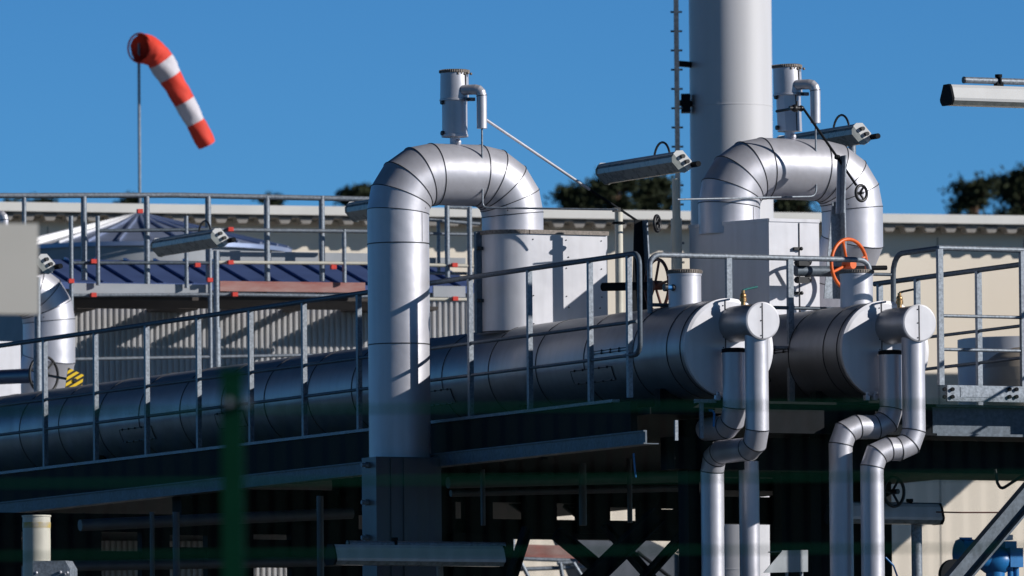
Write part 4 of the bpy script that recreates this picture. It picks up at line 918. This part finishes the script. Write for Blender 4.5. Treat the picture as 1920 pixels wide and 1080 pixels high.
line([onv(790, 1032, 3.1), onv(812, 1034, 3.1), onv(824, 1050, 3.1), onv(826, 1110, 3.1)], 0.03, 'flexible_hose', 'grey flexible hose curving over the low lamp at the arch foot', 'hose', mat('hose_rubber', (0.30, 0.29, 0.26), 0.7), 0.05)

# cream bollard with tape, junction box
PB = W(69, 1064, 83); bt = W(69, 966, 83).z; rb = 26 * 83 / FPX
tb2 = thing('standpipe', 'cream standpipe with a yellow tape band at the lower left', 'pipe', V((PB.x, PB.y, 0)))
mb = MB(); mb.lathe(V((PB.x, PB.y, 0)), [(rb, 0), (rb, bt - 0.015), (rb + 0.006, bt - 0.012), (rb + 0.006, bt), (0.0001, bt)], n=32); mb.make('tube', CREAM, tb2)
mb = MB(); mb.lathe(V((PB.x, PB.y, bt - 0.10)), [(rb + 0.002, 0), (rb + 0.003, 0.04), (rb + 0.002, 0.045)], n=32); mb.make('tape_band', mat('yellow_tape', (0.55, 0.38, 0.02), 0.5, 0, 0.4, 12, c2=(0.45, 0.42, 0.36)), tb2)
c = W(98, 1068, 81); tb2 = thing('junction_box', 'grey junction box with shiny bolts at the lower left', 'box', c - k * 0.1)
mb = MB(); mb.prism([W(62, 1095, 81), W(62, 1052, 81), W(122, 1051, 81), W(131, 1066, 81), W(131, 1095, 81)], V((0.05, 0.16, 0))); mb.make('body', GALV, tb2)
for x, y in ((68, 1074), (113, 1073), (126, 1074), (122, 1076)): mb = MB(); q = W(x, y, 80.99); mb.ball(q, 0.013, 8); mb.make('bolt', ALU, tb2)
# hazard plate
c = onu(141, 711, 0.75); tb2 = thing('hazard_plate', 'yellow and black striped hazard plate on the far left handwheel', 'sign', c)
t0 = [onu(x, y, 0.75) for x, y in ((128, 688), (157, 703), (153, 731), (123, 731))]
mb = MB(); ctr_ = sum(t0, V()) / 4
nn = V((0.35, -0.93, 0)); t0 = [hit(x, y, ctr_, nn) for x, y in ((128, 689), (157, 703), (153, 731), (122, 731))]
mb.prism(t0, -nn * 0.012); hp = mb.make('plate', HAZ, tb2)
mb = MB(); mb.cyl(ctr_ + nn * 0.001, ctr_ + nn * 0.012, 0.02, 10); mb.cyl(ctr_ - nn * 0.012, onu(82, 703, 0.75) + n44 * 0.02, 0.012, 8); mb.make('bolt', BLACK, tb2)

# ------------------------------------------------------------------ big ducts at the right
tb2 = thing('duct', 'fat beige domed duct with a round grey collar behind the right railing', 'duct', onv(1900, 760, 4.6))
c = onv(1925, 700, 4.4); ud = uvz(c)[0]; ztop = zat(650, ud, 4.4); cb2 = F(ud, 4.4, 0); rd = 0.40
mb = MB(); mb.lathe(cb2, [(rd, DECK), (rd, ztop - 0.30), (rd * 0.985, ztop - 0.24)] + [(rd * math.cos(R_(a_)) * 0.985, ztop - 0.24 + 0.24 * math.sin(R_(a_))) for a_ in (12, 24, 36, 48, 60, 72, 84, 89.9)], n=44); mb.make('dome', mat('beige_cladding', (0.42, 0.36, 0.29), 0.5, 0.2, 0.08, 3), tb2)
c = onv(1900, 690, 5.9); uc_ = uvz(c)[0]; zc_ = zat(637, uc_, 5.9); cb3 = F(uc_, 5.9, 0); mb = MB()
mb.lathe(cb3, [(0.49, DECK), (0.49, zc_ - 0.25), (0.495, zc_ - 0.245), (0.495, zc_ - 0.235), (0.49, zc_ - 0.23), (0.49, zc_), (0.47, zc_ + 0.005), (0.0001, zc_ + 0.005)], n=48); mb.make('collar', ALUP, tb2)

# ------------------------------------------------------------------ unseen plate added outside the right edge to shade the hall wall
tb2 = thing('shadow_plate', 'unseen sloped plate added beyond the right edge to shade the hall wall', 'shadow caster', V((onh(2250, 900, 2).x, onh(2250, 900, 2).y, 0)))
def ss(px, py, off): # point whose sun shadow on the hall wall is at (px, py)
    Q = onh(px, py); return Q + S * (off / S.dot(hn))
q = [ss(1850, 880, 2.0), ss(1640, 1068, 2.0), ss(1450, 1068, 2.0), ss(1450, 700, 2.0), ss(1850, 700, 2.0)]
mb = MB(); mb.prism(q, hn * 0.12); mb.make('sloped_plate', DARK, tb2)

# ------------------------------------------------------------------ near things, out of focus: grey box and green fence
A = W(-150, 590, 47); B = W(71, 590, 47); C = W(71, 419, 47)
tb2 = thing('sign_board', 'blurred pale grey board close to the camera at the left edge', 'board', V((A.x, A.y, 0)))
nrm = V((0.25, -0.97, 0)).normalized(); dr = V((0.97, 0.25, 0)).normalized()
mb = MB(); wd = (B - A).dot(dr); hh = C.z - B.z; ctr_ = B - dr * wd / 2 + k * hh / 2; mb.hexa(ctr_, dr * (wd / 2), nrm * 0.02, k * (hh / 2)); mb.make('panel', GREYB, tb2)
mb = MB(); mb.cyl(V((ctr_.x - 0.15, ctr_.y + 0.06, 0)), V((ctr_.x - 0.15, ctr_.y + 0.06, ctr_.z)), 0.03, 12); mb.make('post', GALV, tb2)
dF = 30.0; PF = W(435, 770, dF)
tb2 = thing('mesh_fence', 'out of focus green welded mesh fence with one post in the foreground', 'fence', V((PF.x, PF.y, 0)))
top = W(435, 703, dF).z; mb = MB(); mb.hexa(V((PF.x, PF.y, top / 2)), V((0.03, 0, 0)), V((0, 0.03, 0)), k * (top / 2)); mb.hexa(V((PF.x, PF.y, top + 0.008)), V((0.034, 0, 0)), V((0, 0.034, 0)), k * 0.008); ps = mb.make('post', GREENP, tb2)
for yy in (755,):
    for dx in (-0.006, 0.044):
        mb = MB(); c = V((PF.x + dx, PF.y - 0.035, W(435, yy, dF).z)); mb.cyl(c, c + V((0, -0.02, 0)), 0.011, 10); mb.make('bolt', GALV, ps)
z770 = W(435, 770, dF).z
for x0, x1 in ((-2.53, -0.035), (0.035, 2.53)):
    mb = MB(); xs = PF.x + x0
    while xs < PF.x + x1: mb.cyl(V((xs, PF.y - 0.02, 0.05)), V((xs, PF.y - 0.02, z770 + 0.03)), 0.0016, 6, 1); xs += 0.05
    z = z770
    while z > 0.1:
        for dy in (-0.026, -0.014): mb.cyl(V((PF.x + x0, PF.y + dy, z)), V((PF.x + x1, PF.y + dy, z)), 0.0042, 6)
        z -= 0.2025
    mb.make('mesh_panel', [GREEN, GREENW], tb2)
for o in bpy.data.objects:
    if '_o' in o: del o['_o']
